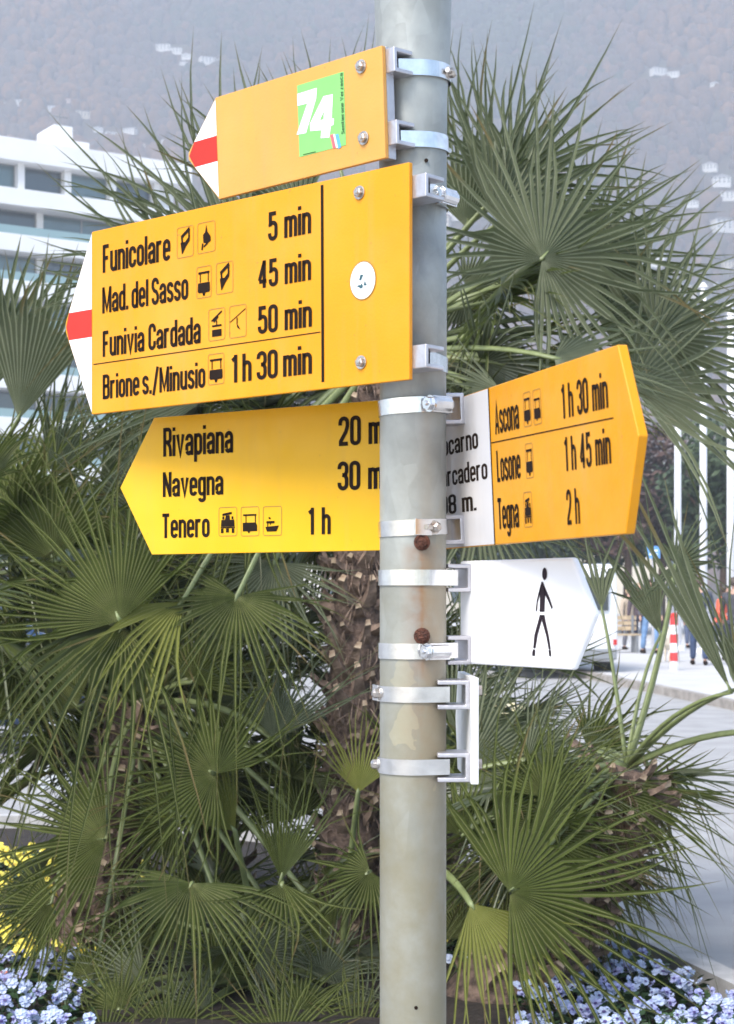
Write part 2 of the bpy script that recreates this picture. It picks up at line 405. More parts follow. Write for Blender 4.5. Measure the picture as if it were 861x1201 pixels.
# forest canopy on the near hillside: tens of thousands of crowns that read as one mass
def forest():
    ico_v = []; t = (1 + 5 ** .5) / 2
    for s1 in (-1, 1):
        for s2 in (-1, 1):
            ico_v += [(0, s1, s2 * t), (s1, s2 * t, 0), (s2 * t, 0, s1)]
    iv = np.array(ico_v) / np.linalg.norm(ico_v[0])
    import itertools
    D = np.linalg.norm(iv[:, None] - iv[None], axis=2); e = np.sort(np.unique(D.round(4)))[1]
    fs = []
    for a, b, c in itertools.combinations(range(12), 3):
        if abs(D[a, b] - e) < .01 and abs(D[b, c] - e) < .01 and abs(D[a, c] - e) < .01:
            nrm = np.cross(iv[b] - iv[a], iv[c] - iv[a])
            fs.append((a, b, c) if nrm @ iv[a] > 0 else (a, c, b))
    fs = np.array(fs)
    keep = [i for i, f in enumerate(fs) if iv[f].mean(0)[2] > -.5]; fs = fs[keep]
    rs = np.random.RandomState(5); pts = []
    for _ in range(46000):
        y = 420 + 1280 * rs.rand() ** .85
        x = (rs.rand() * 2 - 1) * (y * .26 + 45)
        if any(abs(x - hx) < hr + 2 and -1.5 * hr < y - hy < hr for hx, hy, hr in HSPOT): continue
        pts.append((x, y))
    nP = len(pts); V = np.zeros((nP, 12, 3)); A = np.zeros((nP, 12, 4)); A[..., 3] = 1
    pal = np.array([(.05, .065, .035), (.035, .05, .03), (.08, .065, .045), (.10, .065, .05), (.13, .075, .05), (.16, .085, .045), (.19, .095, .045), (.11, .08, .06)])
    for i, (x, y) in enumerate(pts):
        h = near_h(x, y); r = (2.3 + rs.rand() * 2.4)
        th = rs.rand() * 6.28; c, s = math.cos(th), math.sin(th)
        v = iv * (1 + .25 * (rs.rand(12, 1) - .5))
        v = np.stack([v[:, 0] * c - v[:, 1] * s, v[:, 0] * s + v[:, 1] * c, v[:, 2] * (1.0 + .5 * rs.rand())], 1) * r
        V[i] = v + (x, y, h + r * .6)
        q = noise.noise(Vector((x / 130, y / 130, 4))) * 5.0 + rs.randn() * .9 + 3.4
        A[i, :, :3] = pal[int(max(0, min(7, round(q))))] * (.8 + .4 * rs.rand())
    F = (fs[None] + (np.arange(nP) * 12)[:, None, None]).reshape(-1, 3)
    me = bpy.data.meshes.new('hillside_forest')
    me.vertices.add(nP * 12); me.vertices.foreach_set('co', V.reshape(-1))
    me.loops.add(F.size); me.loops.foreach_set('vertex_index', F.reshape(-1).astype(np.int32))
    me.polygons.add(len(F)); me.polygons.foreach_set('loop_start', np.arange(0, F.size, 3, dtype=np.int32))
    me.update(calc_edges=True)
    ca = me.color_attributes.new('crown_colour', 'FLOAT_COLOR', 'POINT'); ca.data.foreach_set('color', A.reshape(-1))
    m = bpy.data.materials.new('autumn_crowns'); m.use_nodes = True; nt = m.node_tree; b = nt.nodes['Principled BSDF']
    at = N(nt, 'ShaderNodeAttribute'); at.attribute_name = 'crown_colour'
    tc = N(nt, 'ShaderNodeTexCoord'); nz = noise_n(nt, tc.outputs['Object'], .6, 3)
    nt.links.new(mixc(nt, mapr(nt, nz, .35, .65, 0, .45), at.outputs['Color'], (.05, .04, .035)), b.inputs['Base Color'])
    b.inputs['Roughness'].default_value = 1; b.inputs['Specular IOR Level'].default_value = .1
    me.materials.append(m); o = bpy.data.objects.new('hillside_forest', me); COL.objects.link(o)
    tag(o, 'autumn brown and green forest covering the hillside behind the town', kind='stuff'); o['category'] = 'forest'

# ------------------------------------------------------------------ houses
M_HWALL = [mat('house_plaster_white', (.72, .70, .66), .85, var=.05, scale=.5), mat('house_plaster_cream', (.62, .55, .44), .85, var=.05, scale=.5), mat('house_plaster_pink', (.55, .42, .36), .85, var=.05, scale=.5)]
M_HROOF = [mat('roof_tile_grey', (.38, .37, .37), .8, var=.15, scale=2), mat('roof_tile_red', (.30, .13, .09), .8, var=.15, scale=2)]
M_GLASSD = mat('window_glass_dark', (.05, .075, .085), .12, spec=.8)
def house_proto(kind, wm, rm):
    o = empty('hillside_house')
    w, d, h = [(11, 9, 6.5), (15, 9, 9), (9, 9, 7.5)][kind]
    b = MB(); b.box(-w / 2, w / 2, -d / 2, d / 2, -4, h); b.build('wall', wm, o)
    b = MB()
    if kind == 1:
        b.box(-w / 2 - .5, w / 2 + .5, -d / 2 - .9, d / 2 + .4, h, h + .5)
        b.box(-w / 4, w / 4, -d / 4, d / 4, h + .5, h + 2.2)
    else:
        b.prism([(-w / 2 - .6, h), (w / 2 + .6, h), (0, h + 2.6)], -d / 2 - .6, d / 2 + .6)
    rf = b.build('roof', rm, o)
    b = MB(); b.box(w * .2, w * .2 + .7, -.4, .4, h + .6, h + 3.0); b.build('chimney', wm, rf)
    nf = 3 if kind == 1 else 2
    wmx = MB(); wmx.box(-.55, .55, -.06, .06, 0, 1.5); me = wmx.mesh('window'); me.materials.append(M_GLASSD)
    for f in range(nf):
        for k in range(4):
            q = bpy.data.objects.new('window', me); COL.objects.link(q); q.parent = o
            q.location = (-w / 2 + w * (k + .5) / 4, -d / 2 - .02, 1 + f * (h - .6) / nf)
    return o
protos = [house_proto(0, M_HWALL[0], M_HROOF[0]), house_proto(1, M_HWALL[0], M_HROOF[0]), house_proto(2, M_HWALL[1], M_HROOF[1]), house_proto(0, M_HWALL[2], M_HROOF[1]), house_proto(1, M_HWALL[1], M_HROOF[0])]
KDESC = ['small white gabled house', 'long white flat-roofed house', 'square cream house with red roof', 'pink gabled house with red roof', 'long cream flat-roofed house']
used = set(); HSPOT = []
def put_house(k, loc, rz, label, group, s=1.0):
    if k not in used: o = protos[k]; used.add(k); o['label'] = label
    else: o = copy_tree(protos[k], None, label)
    o.location = loc; o.rotation_euler = (0, 0, rz); o.scale = (s, s, s * .62)
    o['category'] = 'house'; o['group'] = group; HSPOT.append((loc[0], loc[1], 11 * s))
hl = [(192, 60, 1, 'at the left end of the white row high on the hill'), (206, 63, 1, 'in the middle of the white row high on the hill'), (219, 67, 0, 'at the right end of the white row high on the hill'),
      (216, 77, 0, 'just below the white row high on the hill'), (243, 71, 1, 'on the hill between the white row and the upper sign'), (256, 73, 0, 'on the hill nearest left of the upper sign'), (283, 76, 3, 'on the hill above the upper sign'),
      (8, 124, 0, 'at the left edge of the hill above the white building'), (24, 123, 1, 'second from the left edge on the hill'), (63, 127, 1, 'alone above the rooftop of the white building'),
      (97, 134, 4, 'right of the rooftop stair block of the white building'), (80, 118, 3, 'on the hill in a patch of orange trees'), (115, 154, 0, 'on the hill just over the white roof'), (131, 158, 1, 'in the middle of the cluster over the white roof'), (153, 156, 1, 'at the right of the cluster over the white roof'),
      (166, 173, 2, 'low on the hill behind palm tips'), (195, 168, 0, 'low on the hill left of the red tip'),
      (772, 84, 1, 'at the left of the pair high on the right hillside'), (790, 88, 1, 'at the right of the pair high on the right hillside'), (838, 98, 0, 'alone high at the right of the frame')]
for px, py, k, wh in hl:
    p = hit_hill(px, py + 4)
    if p is None: continue
    put_house(k, p, R.uniform(-.4, .4), KDESC[k] + ' ' + wh, 'houses on the hillside', s=(.46 if py < 110 else .42) * R.uniform(.75, 1.2))
rt = [(px, py) for px, py in [(845, 218), (833, 206), (855, 240), (812, 250), (848, 275), (856, 318), (790, 322), (765, 312), (846, 340), (800, 350), (830, 362), (770, 345), (740, 330), (857, 378), (810, 388), (720, 300)]]
rt.sort(key=lambda q: q[1]); ORD = ['first', 'second', 'third', 'fourth', 'fifth', 'sixth', 'seventh', 'eighth']
rows_ = [rt[i:i + 5] for i in range(0, len(rt), 5)]; RN = ['topmost', 'second', 'middle', 'fourth', 'lowest', 'bottom', 'last']
rl = {q: (RN[r_], ORD[sorted([-a[0] for a in row]).index(-q[0])]) for r_, row in enumerate(rows_) for q in row}
for i, (px, py) in enumerate(rt):
    p = hit_hill(px, py)
    if p is None: continue
    k = R.choice([0, 1, 1, 0, 4])
    put_house(k, p, R.uniform(-.5, .5), KDESC[k] + ', ' + rl[(px, py)][1] + ' from the right edge in the ' + rl[(px, py)][0] + ' row behind palm tips', 'town houses behind the right palm leaves', s=R.uniform(.4, .75))
for i in range(26):
    px, py = R.uniform(180, 560), R.uniform(200, 420)
    p = hit_hill(px, py)
    if p is None: continue
    put_house(R.choice([0, 1, 2, 3, 4]), p, R.uniform(-.5, .5), 'town house mostly hidden behind the signs and palm crown', 'town houses behind the palm crown', s=R.uniform(.7, 1.0))

forest()
# ------------------------------------------------------------------ white terraced building at left
M_BW = mat('white_render', (.74, .74, .74), .8, var=.04, scale=.4)
M_BGL = mat('blue_green_glass', (.10, .17, .19), .08, spec=.9, var=.25, scale=.25)
M_BGL2 = mat('dark_glass', (.05, .075, .09), .08, spec=.9, var=.3, scale=.3)
M_BAL = mat('glass_balustrade', (.22, .33, .34), .1, spec=.8)
M_FRAME = mat('window_frame_grey', (.25, .26, .27), .5, metal=.3)
def building():
    e = Vector((.838, .546, 0)); p0 = Vector((-23.7, 110, 0))
    o = empty('apartment_building', p0, math.atan2(e.y, e.x), 'white apartment building with long balcony bands and blue glass, at left', 'building')
    S0, S1, D = -15.0, 13.2, 13.0
    b = MB(); b.box(S0 + .3, S1 - .3, .9, D, 0, 30.4); b.build('core_wall', M_BW, o)
    b = MB(); b.box(S0 - .3, S1 + .4, -.6, D + .3, 29.65, 31.1); b.build('roof_fascia', M_BW, o, bevel=.03)
    b = MB(); b.box(4.4, 5.7, 1.5, 4.5, 31.1, 33.0)
    b.box(5.7, 6.9, 1.5, 3.5, 31.1, 32.1); b.build('rooftop_stair_block', M_BW, o)
    b = MB(); b.tube([(5.4, 3, 33.0), (5.4, 3, 34.2)], .06, 6); b.tube([(4.9, 3, 34.0), (6, 3, 34.0)], .04, 6); b.build('aerial', M_FRAME, o)
    levels = [(29.65, 27.8)]
    z = 27.8
    while z > 3.5:
        b = MB(); b.box(S0 - .1, S1 + .1, -.9, 1.0, z - 1.1, z); b.build('balcony_parapet', M_BW, o, bevel=.02)
        levels.append((z - 1.1, z - 2.95)); z -= 2.95
    wm = MB(); wm.box(-.06, 2.84, .72, .90, 0, 1); # frame shell as four bars
    fr = MB(); fr.box(0, 2.8, .70, .80, 0, .05); fr.box(0, 2.8, .70, .80, .95, 1); fr.box(0, .07, .70, .80, .05, .95); fr.box(2.73, 2.8, .70, .80, .05, .95)
    fm = fr.mesh('window'); fm.materials.append(M_FRAME)
    pn = MB(); pn.box(.07, 2.73, .74, .78, .05, .95); pms = []
    for g in (M_BGL, M_BGL2):
        pm = pn.mesh('pane'); pm.materials.append(g); pms.append(pm)
    for li, (zt, zb) in enumerate(levels):
        x = S0 + .5; k = 0
        while x < S1 - 2.8:
            w = bpy.data.objects.new('window', fm); COL.objects.link(w); w.parent = o; w.location = (x, 0, zb); w.scale = (1, 1, zt - zb)
            g = bpy.data.objects.new('pane', R.choice(pms)); COL.objects.link(g); g.parent = w
            x += 2.8; k += 1
            if li == 0 or k % 3 == 0:
                b = MB(); b.box(x, x + .45, (.1 if li == 0 else .5), .88, zb, zt); b.build('pier', M_BW, o); x += .45
        if li > 0 and li < 8:
            b = MB(); b.box(S0 + 1, S1 - 1, -.82, -.78, zb - .0, zb + .55); b.build('balustrade', M_BAL, o)
building()

# second block behind the palms, low town buildings either side of the square
def block(loc, rz, w, d, h, wm, label, n, floors, rm=None):
    o = empty('town_building', loc, rz, label, 'building')
    b = MB(); b.box(-w / 2, w / 2, 0, d, 0, h); b.build('wall', wm, o)
    b = MB(); b.box(-w / 2 - .4, w / 2 + .4, -.4, d + .4, h, h + .5); b.build('roof', rm or M_HROOF[0], o)
    g = MB(); g.box(-.6, .6, -.04, .05, 0, 1.6); gm = g.mesh('window'); gm.materials.append(M_GLASSD)
    for f in range(floors):
        for k in range(n):
            q = bpy.data.objects.new('window', gm); COL.objects.link(q); q.parent = o
            q.location = (-w / 2 + w * (k + .5) / n, 0, 1.0 + f * (h / floors))
    return o
block((16, 150, 0), .15, 26, 12, 13, M_HWALL[1], 'cream town block behind the trees and the palm at right', 8, 4)
block((-4, 170, 0), -.1, 22, 12, 16, M_HWALL[0], 'white town block hidden behind the signpost and palm crown', 7, 5)

# ------------------------------------------------------------------ broadleaf trees behind the square
def crown_mesh(name, c, r, n, size, cols, seed, flat=.8):
    rs = random.Random(seed); mb = MB()
    lobes = [(Vector((rs.gauss(0, .38), rs.gauss(0, .38), rs.gauss(0, .34))), rs.uniform(.32, .55)) for _ in range(11)]
    for _ in range(n):
        l, lr = rs.choice(lobes)
        v = Vector((rs.gauss(0, 1), rs.gauss(0, 1), rs.gauss(0, 1))).normalized() * lr * rs.uniform(.6, 1.05)
        p = c + Vector(((l + v).x * r, (l + v).y * r, (l + v).z * r * flat))
        a = Vector((rs.gauss(0, 1), rs.gauss(0, 1), rs.gauss(0, 1))).normalized() * size * rs.uniform(.6, 1.3); b = a.orthogonal().normalized() * size * .55
        mb.add([p - a, p - b, p + a, p + b], [(0, 1, 2, 3)], 0)
    return mb
def tree(x, y, h, r, m, label, seed, bare=False):
    o = empty('tree', (x, y, .1), 0, label, 'tree', 'trees beyond the square')
    rs = random.Random(seed); tb = MB()
    tb.tube([(0, 0, -.1), (.05, 0, h * .3), (.12, .05, h * .62)], [.2, .15, .08], 8)
    for k in range(8):
        a = rs.uniform(0, 6.28); z0 = h * rs.uniform(.28, .6)
        tb.tube([(.05, 0, z0), (math.cos(a) * r * .4, math.sin(a) * r * .4, z0 + h * .15), (math.cos(a) * r * .75, math.sin(a) * r * .7, z0 + h * .27)], [.08, .05, .02], 6)
    tb.build('trunk', M_FIBRE, o, smooth=True)
    cm = crown_mesh('crown', Vector((0, 0, h * .62)), r, 4200 if not bare else 2200, .17, None, seed)
    cm.build('crown', m, o, recalc=False)
M_TG = mat('dark_foliage', (.045, .075, .030), .7, col2=(.018, .032, .014), scale=1.2)
M_TG2 = mat('green_foliage', (.075, .11, .045), .7, col2=(.03, .05, .02), scale=1.2)
M_TB = mat('brown_autumn_foliage', (.12, .065, .05), .8, col2=(.045, .03, .028), scale=1.2)
for i, (px, y, h, r, m, lb) in enumerate([(735, 62, 7.5, 2.6, M_TB, 'brown autumn tree directly right of the big yellow arrow tip'), (775, 70, 8, 2.7, M_TB, 'dark reddish brown tree between the first two white poles'),
        (812, 66, 8.5, 2.6, M_TG, 'dark evergreen tree behind the second white pole'), (848, 60, 8.2, 2.6, M_TG, 'dense green tree between the second and third white poles'), (900, 58, 8, 3, M_TG2, 'green tree at the far right edge of the picture'),
        (690, 66, 6.5, 2.8, M_TG, 'dark tree behind the white hiker sign'), (640, 72, 7.5, 3.2, M_TG2, 'green tree hidden behind the yellow right-hand sign'),
        (560, 60, 6.5, 3, M_TG, 'dark tree just right of the post behind the palm'), (470, 64, 7, 3, M_TG, 'dark tree behind the post'), (380, 60, 7, 3, M_TG2, 'green tree behind the palm trunk'), (290, 62, 6.5, 3, M_TG, 'dark tree behind the left palm leaves'),
        (200, 60, 6.5, 2.8, M_TG, 'dark tree below the white building'), (110, 58, 6, 2.8, M_TG, 'low dark tree left of the palms'), (20, 56, 5.5, 2.8, M_TG2, 'low green tree at the left edge')]):
    p = P(px, HOR, y); tree(p.x, p.y, h, r, m, lb, 30 + i)

# ------------------------------------------------------------------ square: poles, people, van, cars
M_PW = mat('white_pole_paint', (.78, .78, .80), .4)
for px, y, hgt, lb in ((795, 44, 8.5, 'white flagpole nearest the yellow arrow tip'), (825, 42, 9, 'thick white flagpole, middle of the three'), (857, 40, 8.2, 'white flagpole at the right edge of the picture')):
    p = P(px, HOR, y); o = empty('flagpole', (p.x, p.y, .12), 0, lb, 'flagpole', 'white flagpoles on the square')
    b = MB(); b.tube([(0, 0, 0), (0, 0, hgt)], [.10, .075], 12); b.build('pole', M_PW, o, smooth=True)
    b = MB(); b.tube([(0, 0, 0), (0, 0, .12)], .2, 12); b.build('base_plate', M_PW, o)
    b = MB(); b.tube([(0, 0, hgt), (0, 0, hgt + .12)], [.12, .03], 10); b.build('cap', M_PW, o)
o = empty('square_sign', (P(766, 700, 41).x, 41, .12), 0, 'small blue sign on a thin post left of the flagpoles', 'sign')
b = MB(); b.tube([(0, 0, 0), (0, 0, 2.6)], .035, 8); b.build('post', M_ALU, o)
b = MB(); b.box(-.16, .16, -.045, -.035, 2.3, 2.6); b.build('panel', mat('blue_sign', (.12, .30, .62), .4), o)
b = MB(); b.box(-.10, .10, -.050, -.046, 2.38, 2.42); b.box(-.10, .10, -.050, -.046, 2.47, 2.51); b.build('white_bars', M_WHITE, o)

M_SKIN = mat('skin', (.50, .30, .22), .6)
def skin_obj(name, nodes, edges, m, parent, sub=1):
    me = bpy.data.meshes.new(name); me.from_pydata([n[:3] for n in nodes], edges, []); me.materials.append(m)
    o = bpy.data.objects.new(name, me); COL.objects.link(o); o.parent = parent
    md = o.modifiers.new('skin', 'SKIN'); sv = me.skin_vertices[0].data if me.skin_vertices else None
    if sv is None:
        bpy.context.view_layer.objects.active = o
    layer = me.skin_vertices[0] if len(me.skin_vertices) else None
    if layer:
        for i, n in enumerate(nodes):
            r = n[3]; layer.data[i].radius = (r, n[4] if len(n) > 4 else r)
        layer.data[0].use_root = True
    s = o.modifiers.new('sub', 'SUBSURF'); s.levels = sub; s.render_levels = sub
    md.use_smooth_shade = True
    return o
def person(px, y, hgt, rz, cj, ct, chair, label, arms=((.28, .05), (.28, .05)), step=.12, lean=0.0, prop=None):
    k = hgt / 1.75; p = P(px, HOR, y)
    o = empty('person', (p.x, p.y, .12), rz, label, 'person', 'people on the square'); o.scale = (k, k, k)
    mj, mt_, mh = mat('jacket_cloth', cj, .8, var=.2, scale=8), mat('trouser_cloth', ct, .85, var=.2, scale=10), mat('hair', chair, .6)
    Lx = lean
    # one continuous tapered body
    nodes = [(0, 0, .95, .10, .07), (0, Lx * .4, 1.2, .09, .06), (0, Lx * .8, 1.42, .10, .07), (0, Lx, 1.52, .05), (0, Lx + .0, 1.58, .06), (0, Lx - .01, 1.66, .078, .095), (0, Lx, 1.73, .05, .06)]
    ed = [(0, 1), (1, 2), (2, 3), (3, 4), (4, 5), (5, 6)]
    body = list(nodes); be = list(ed)
    for sx, st in ((-1, step), (1, -step)):
        i = len(body); body += [(sx * .10, 0, .90, .06), (sx * .11, st * .5 - .02, .50, .042), (sx * .11, st, .09, .034), (sx * .12, st - .12, .04, .035)]
        be += [(0, i), (i, i + 1), (i + 1, i + 2), (i + 2, i + 3)]
    hands = []
    for sx, (ax, ay) in ((-1, arms[0]), (1, arms[1])):
        i = len(body); h_ = (sx * ax, -ay * 1.6 + Lx, .86)
        body += [(sx * .19, Lx * .8, 1.40, .04), (sx * (ax - .02), Lx * .6 - ay * .4, 1.13, .033), (h_[0], h_[1], h_[2], .026), (h_[0], h_[1] - .03, h_[2] - .08, .03, .016)]
        be += [(2, i), (i, i + 1), (i + 1, i + 2), (i + 2, i + 3)]; hands.append(h_)
    skin_obj('body', body, be, M_SKIN, o)
    jn = [(0, Lx * .1, .82, .175, .13), (0, Lx * .4, 1.15, .15, .115), (0, Lx * .8, 1.40, .165, .11), (0, Lx, 1.50, .07)]; je = [(0, 1), (1, 2), (2, 3)]
    for sx, (ax, ay) in ((-1, arms[0]), (1, arms[1])):
        i = len(jn); jn += [(sx * .20, Lx * .8, 1.40, .075), (sx * (ax - .02), Lx * .6 - ay * .4, 1.13, .062), (sx * ax, -ay * 1.6 + Lx, .90, .045)]; je += [(2, i), (i, i + 1), (i + 1, i + 2)]
    skin_obj('jacket', jn, je, mj, o)
    tn = [(0, 0, .93, .15, .11)]; te = []
    for sx, st in ((-1, step), (1, -step)):
        i = len(tn); tn += [(sx * .10, 0, .84, .10), (sx * .11, st * .5 - .02, .50, .078), (sx * .115, st, .10, .062)]; te += [(0, i), (i, i + 1), (i + 1, i + 2)]
    skin_obj('trousers', tn, te, mt_, o)
    for sx, st in ((-1, step), (1, -step)):
        b = MB(); b.tube([(sx * .115, st + .06, .05), (sx * .12, st - .06, .05), (sx * .125, st - .18, .035)], [.05, .055, .03], 8, sq=.9); b.build('shoe', M_BLACK, o, smooth=True)
    b = MB(); b.tube([(0, Lx + .035, 1.60), (0, Lx + .03, 1.68), (0, Lx + .01, 1.745), (0, Lx, 1.775)], [.075, .10, .08, .02], 10); b.build('hair', mh, o, smooth=True)
    if prop: prop(o, hands)
    return o
def bag(o, hands):
    b = MB(); h = hands[1]; b.box(h[0] - .05, h[0] + .05, h[1] - .16, h[1] + .16, .42, .74); b.build('shoulder_bag', mat('tan_bag', (.42, .32, .20), .7), o, bevel=.02)
person(762, 41.5, 1.78, .25, (.10, .095, .11), (.16, .27, .45), (.05, .03, .02), 'person in a dark grey jacket and light blue jeans, walking away', step=.16)
person(750, 43.5, 1.72, -.2, (.07, .05, .06), (.02, .025, .05), (.30, .22, .14), 'person in dark clothes just left of the one in jeans', step=.1)
person(738, 44.5, 1.6, .4, (.40, .32, .24), (.12, .12, .14), (.45, .33, .2), 'person in a beige coat beside the white van', step=.08)
person(820, 34.5, 1.78, 3.0, (.045, .055, .08), (.045, .07, .14), (.10, .07, .05), 'person in a dark jacket in front of the thick white pole', step=.14)
person(842, 37, 1.62, .8, (.70, .12, .06), (.05, .06, .10), (.04, .03, .02), 'person in an orange red jacket leaning forward at the right', arms=((.34, .25), (.30, .2)), lean=-.22)
person(861, 35, 1.76, 2.6, (.05, .05, .06), (.05, .05, .07), (.07, .05, .04), 'person in a dark coat cut by the right edge of the picture', step=.1)
person(800, 46, 1.7, .2, (.30, .33, .38), (.08, .10, .16), (.10, .08, .05), 'person in a pale grey jacket far back between the poles', step=.1)

# dog
def dog():
    p = P(783, HOR, 36); o = empty('dog', (p.x, p.y, .12), rad(70), 'cream coloured dog standing beside the striped post', 'dog')
    fur = mat('cream_fur', (.66, .58, .46), .9, var=.1, scale=10, bump=.5)
    n = [(-.28, 0, .47, .105, .10), (-.05, 0, .45, .10, .10), (.22, 0, .45, .125, .14), (.36, 0, .60, .075), (.44, 0, .70, .07), (.50, 0, .69, .05), (.59, 0, .655, .032),
         (-.36, 0, .50, .03), (-.47, 0, .56, .022), (-.55, 0, .68, .012)]
    e = [(0, 1), (1, 2), (2, 3), (3, 4), (4, 5), (5, 6), (0, 7), (7, 8), (8, 9)]
    for s in (-1, 1):
        i = len(n); n += [(-.30, s * .08, .38, .065), (-.22, s * .09, .27, .04), (-.34, s * .09, .15, .024), (-.31, s * .09, .03, .024), (-.26, s * .09, .018, .022)]; e += [(0, i)] + [(i + k, i + k + 1) for k in range(4)]
        i = len(n); n += [(.24, s * .08, .34, .05), (.22, s * .085, .20, .03), (.23, s * .085, .03, .022), (.27, s * .085, .018, .022)]; e += [(2, i)] + [(i + k, i + k + 1) for k in range(3)]
    skin_obj('body', n, e, fur, o)
    for s in (-1, 1):
        b = MB(); b.tube([(.42, s * .05, .74), (.41, s * .085, .70), (.42, s * .09, .63)], [.02, .035, .012], 6, sq=.4); b.build('ear', mat('ear_fur', (.42, .32, .2), .9), o, smooth=True)
dog()
p = P(790.5, HOR, 32); o = empty('striped_post', (p.x, p.y, .12), 0, 'red and white striped post beside the dog', 'post')
for k in range(6):
    b = MB(); b.tube([(0, 0, k * .17), (0, 0, k * .17 + .17)], .075, 12); b.build('band', M_PW if k % 2 == 0 else mat('red_band', (.6, .05, .05), .5), o)
b = MB(); b.tube([(0, 0, 1.02), (0, 0, 1.08)], [.085, .04], 12); b.build('cap', M_RED, o)
p = P(788, HOR, 38); o = empty('globe_marker', (p.x, p.y, .12), 0, 'yellow ball on top of a thin post between the people', 'post')
b = MB(); b.tube([(0, 0, 0), (0, 0, 1.62)], .03, 8); b.build('stick', M_ALU, o)
b = MB(); b.tube([(0, 0, 1.6 + .1 - .1 * math.cos(a)) for a in [x * math.pi / 8 for x in range(9)]], [max(.005, .1 * math.sin(x * math.pi / 8)) for x in range(9)], 12); b.build('ball', mat('yellow_ball', (.8, .45, .04), .5), o, smooth=True)
# crates / bench
p = P(712, HOR, 42); o = empty('bench', (p.x, p.y, .12), .1, 'tan wooden bench between the van and the people', 'bench')
M_WOOD = mat('tan_wood', (.45, .35, .23), .7, var=.2, scale=6)
for k in range(4): b = MB(); b.box(-.8, .8, -.25 + k * .12, -.15 + k * .12, .43, .47); b.build('seat_slat', M_WOOD, o)
for k in range(3): b = MB(); b.box(-.8, .8, .25, .28, .55 + k * .13, .65 + k * .13); b.build('back_slat', M_WOOD, o)
for s in (-.7, .7): b = MB(); b.box(s - .03, s + .03, -.25, .25, 0, .43); b.box(s - .03, s + .03, .22, .25, .43, .92); b.build('leg', M_FRAME, o)

M_TYRE = mat('tyre', (.02, .02, .02), .8); M_RIM = mat('rim', (.5, .5, .52), .35, metal=.8)
M_CARG = mat('car_glass', (.03, .045, .055), .06, spec=.9); M_TAIL = mat('tail_lamp', (.45, .02, .02), .2)
def vehicle(name, label, cat, loc, rz, L, W, H, prof, paint, glass, wheels):
    o = empty(name, loc, rz, label, cat)
    b = MB(); rb = []
    b.prism(prof, -W / 2, W / 2); bo = b.build('body', paint, o, bevel=.09, seg=3, smooth=True)
    for poly, y0, y1 in glass:
        b = MB(); b.prism(poly, y0, y1); b.build('window', M_CARG, o)
    for wx, wr in wheels:
        for s in (-1, 1):
            w = MB(); w.tube([(wx, s * (W / 2 - .2), wr), (wx, s * (W / 2 + .01), wr)], wr, 24); wo = w.build('wheel', M_TYRE, o)
            w = MB(); w.tube([(wx, s * (W / 2 - .05), wr), (wx, s * (W / 2 + .02), wr)], wr * .62, 16); w.build('rim', M_RIM, wo)
    return o
# x = forward; placed with the rear or side to the camera
vp = [(-2.3, .35), (-2.32, 1.0), (-2.2, 2.0), (-2.0, 2.1), (1.3, 2.08), (1.9, 1.35), (2.5, 1.1), (2.6, .4), (2.3, .3), (-2.1, .3)]
M_VAN = mat('white_van_paint', (.78, .78, .79), .25, coat=.5)
p = P(650, HOR, 31)
v = vehicle('delivery_van', 'white van parked behind the white hiker sign', 'van', (p.x, p.y + 2.3, .004), rad(96), 4.9, 1.9, 2.1, vp, M_VAN,
        [([(.9, 1.25), (1.55, 1.25), (1.2, 1.85), (.9, 1.85)], -.965, .965)], [(-1.5, .33), (1.6, .33)])
b = MB(); b.box(-2.36, -2.30, -.75, -.06, 1.25, 1.85); b.box(-2.36, -2.30, .06, .75, 1.25, 1.85); b.build('rear_window', M_CARG, v)
for s in (-1, 1): b = MB(); b.box(-2.36, -2.28, s * .88 - .03, s * .88 + .03, .62, .72); b.build('tail_lamp', M_TAIL, v)
b = MB(); b.box(-2.42, -2.25, -.9, .9, .35, .55); b.build('bumper', M_FRAME, v, bevel=.03)
cp = [(-2.0, .35), (-2.05, .85), (-1.9, .98), (-1.45, 1.42), (.25, 1.45), (1.0, .98), (1.85, .82), (2.05, .55), (1.95, .28), (-1.9, .28)]
M_BLUE = mat('dark_blue_car_paint', (.012, .035, .085), .2, coat=.6)
p = P(-60, HOR, 15.8)
c_ = vehicle('parked_car', 'dark blue car parked behind the palm at the left edge', 'car', (p.x, p.y + 1, 0), rad(8), 4.1, 1.75, 1.45, cp, M_BLUE,
        [([(-1.35, 1.0), (-1.2, 1.36), (-.55, 1.38), (-.55, 1.0)], -.885, .885), ([(-.45, 1.0), (-.45, 1.38), (.22, 1.38), (.75, 1.0)], -.885, .885)], [(-1.25, .31), (1.3, .31)])
p = P(69, HOR, 13.2); o = empty('utility_cabinet', (p.x, p.y, 0), 0, 'small light grey metal cabinet behind the left palm', 'cabinet')
M_CAB = mat('cabinet_grey', (.52, .55, .56), .5)
b = MB(); b.box(-.16, .16, 0, .25, .0, .56); b.build('cabinet_body', M_CAB, o, bevel=.01)
b = MB(); b.box(-.14, .14, -.012, 0, .05, .51); b.build('door', M_CAB, o)
b = MB(); b.box(-.18, .18, -.03, .28, .56, .60); b.build('lid', M_CAB, o)

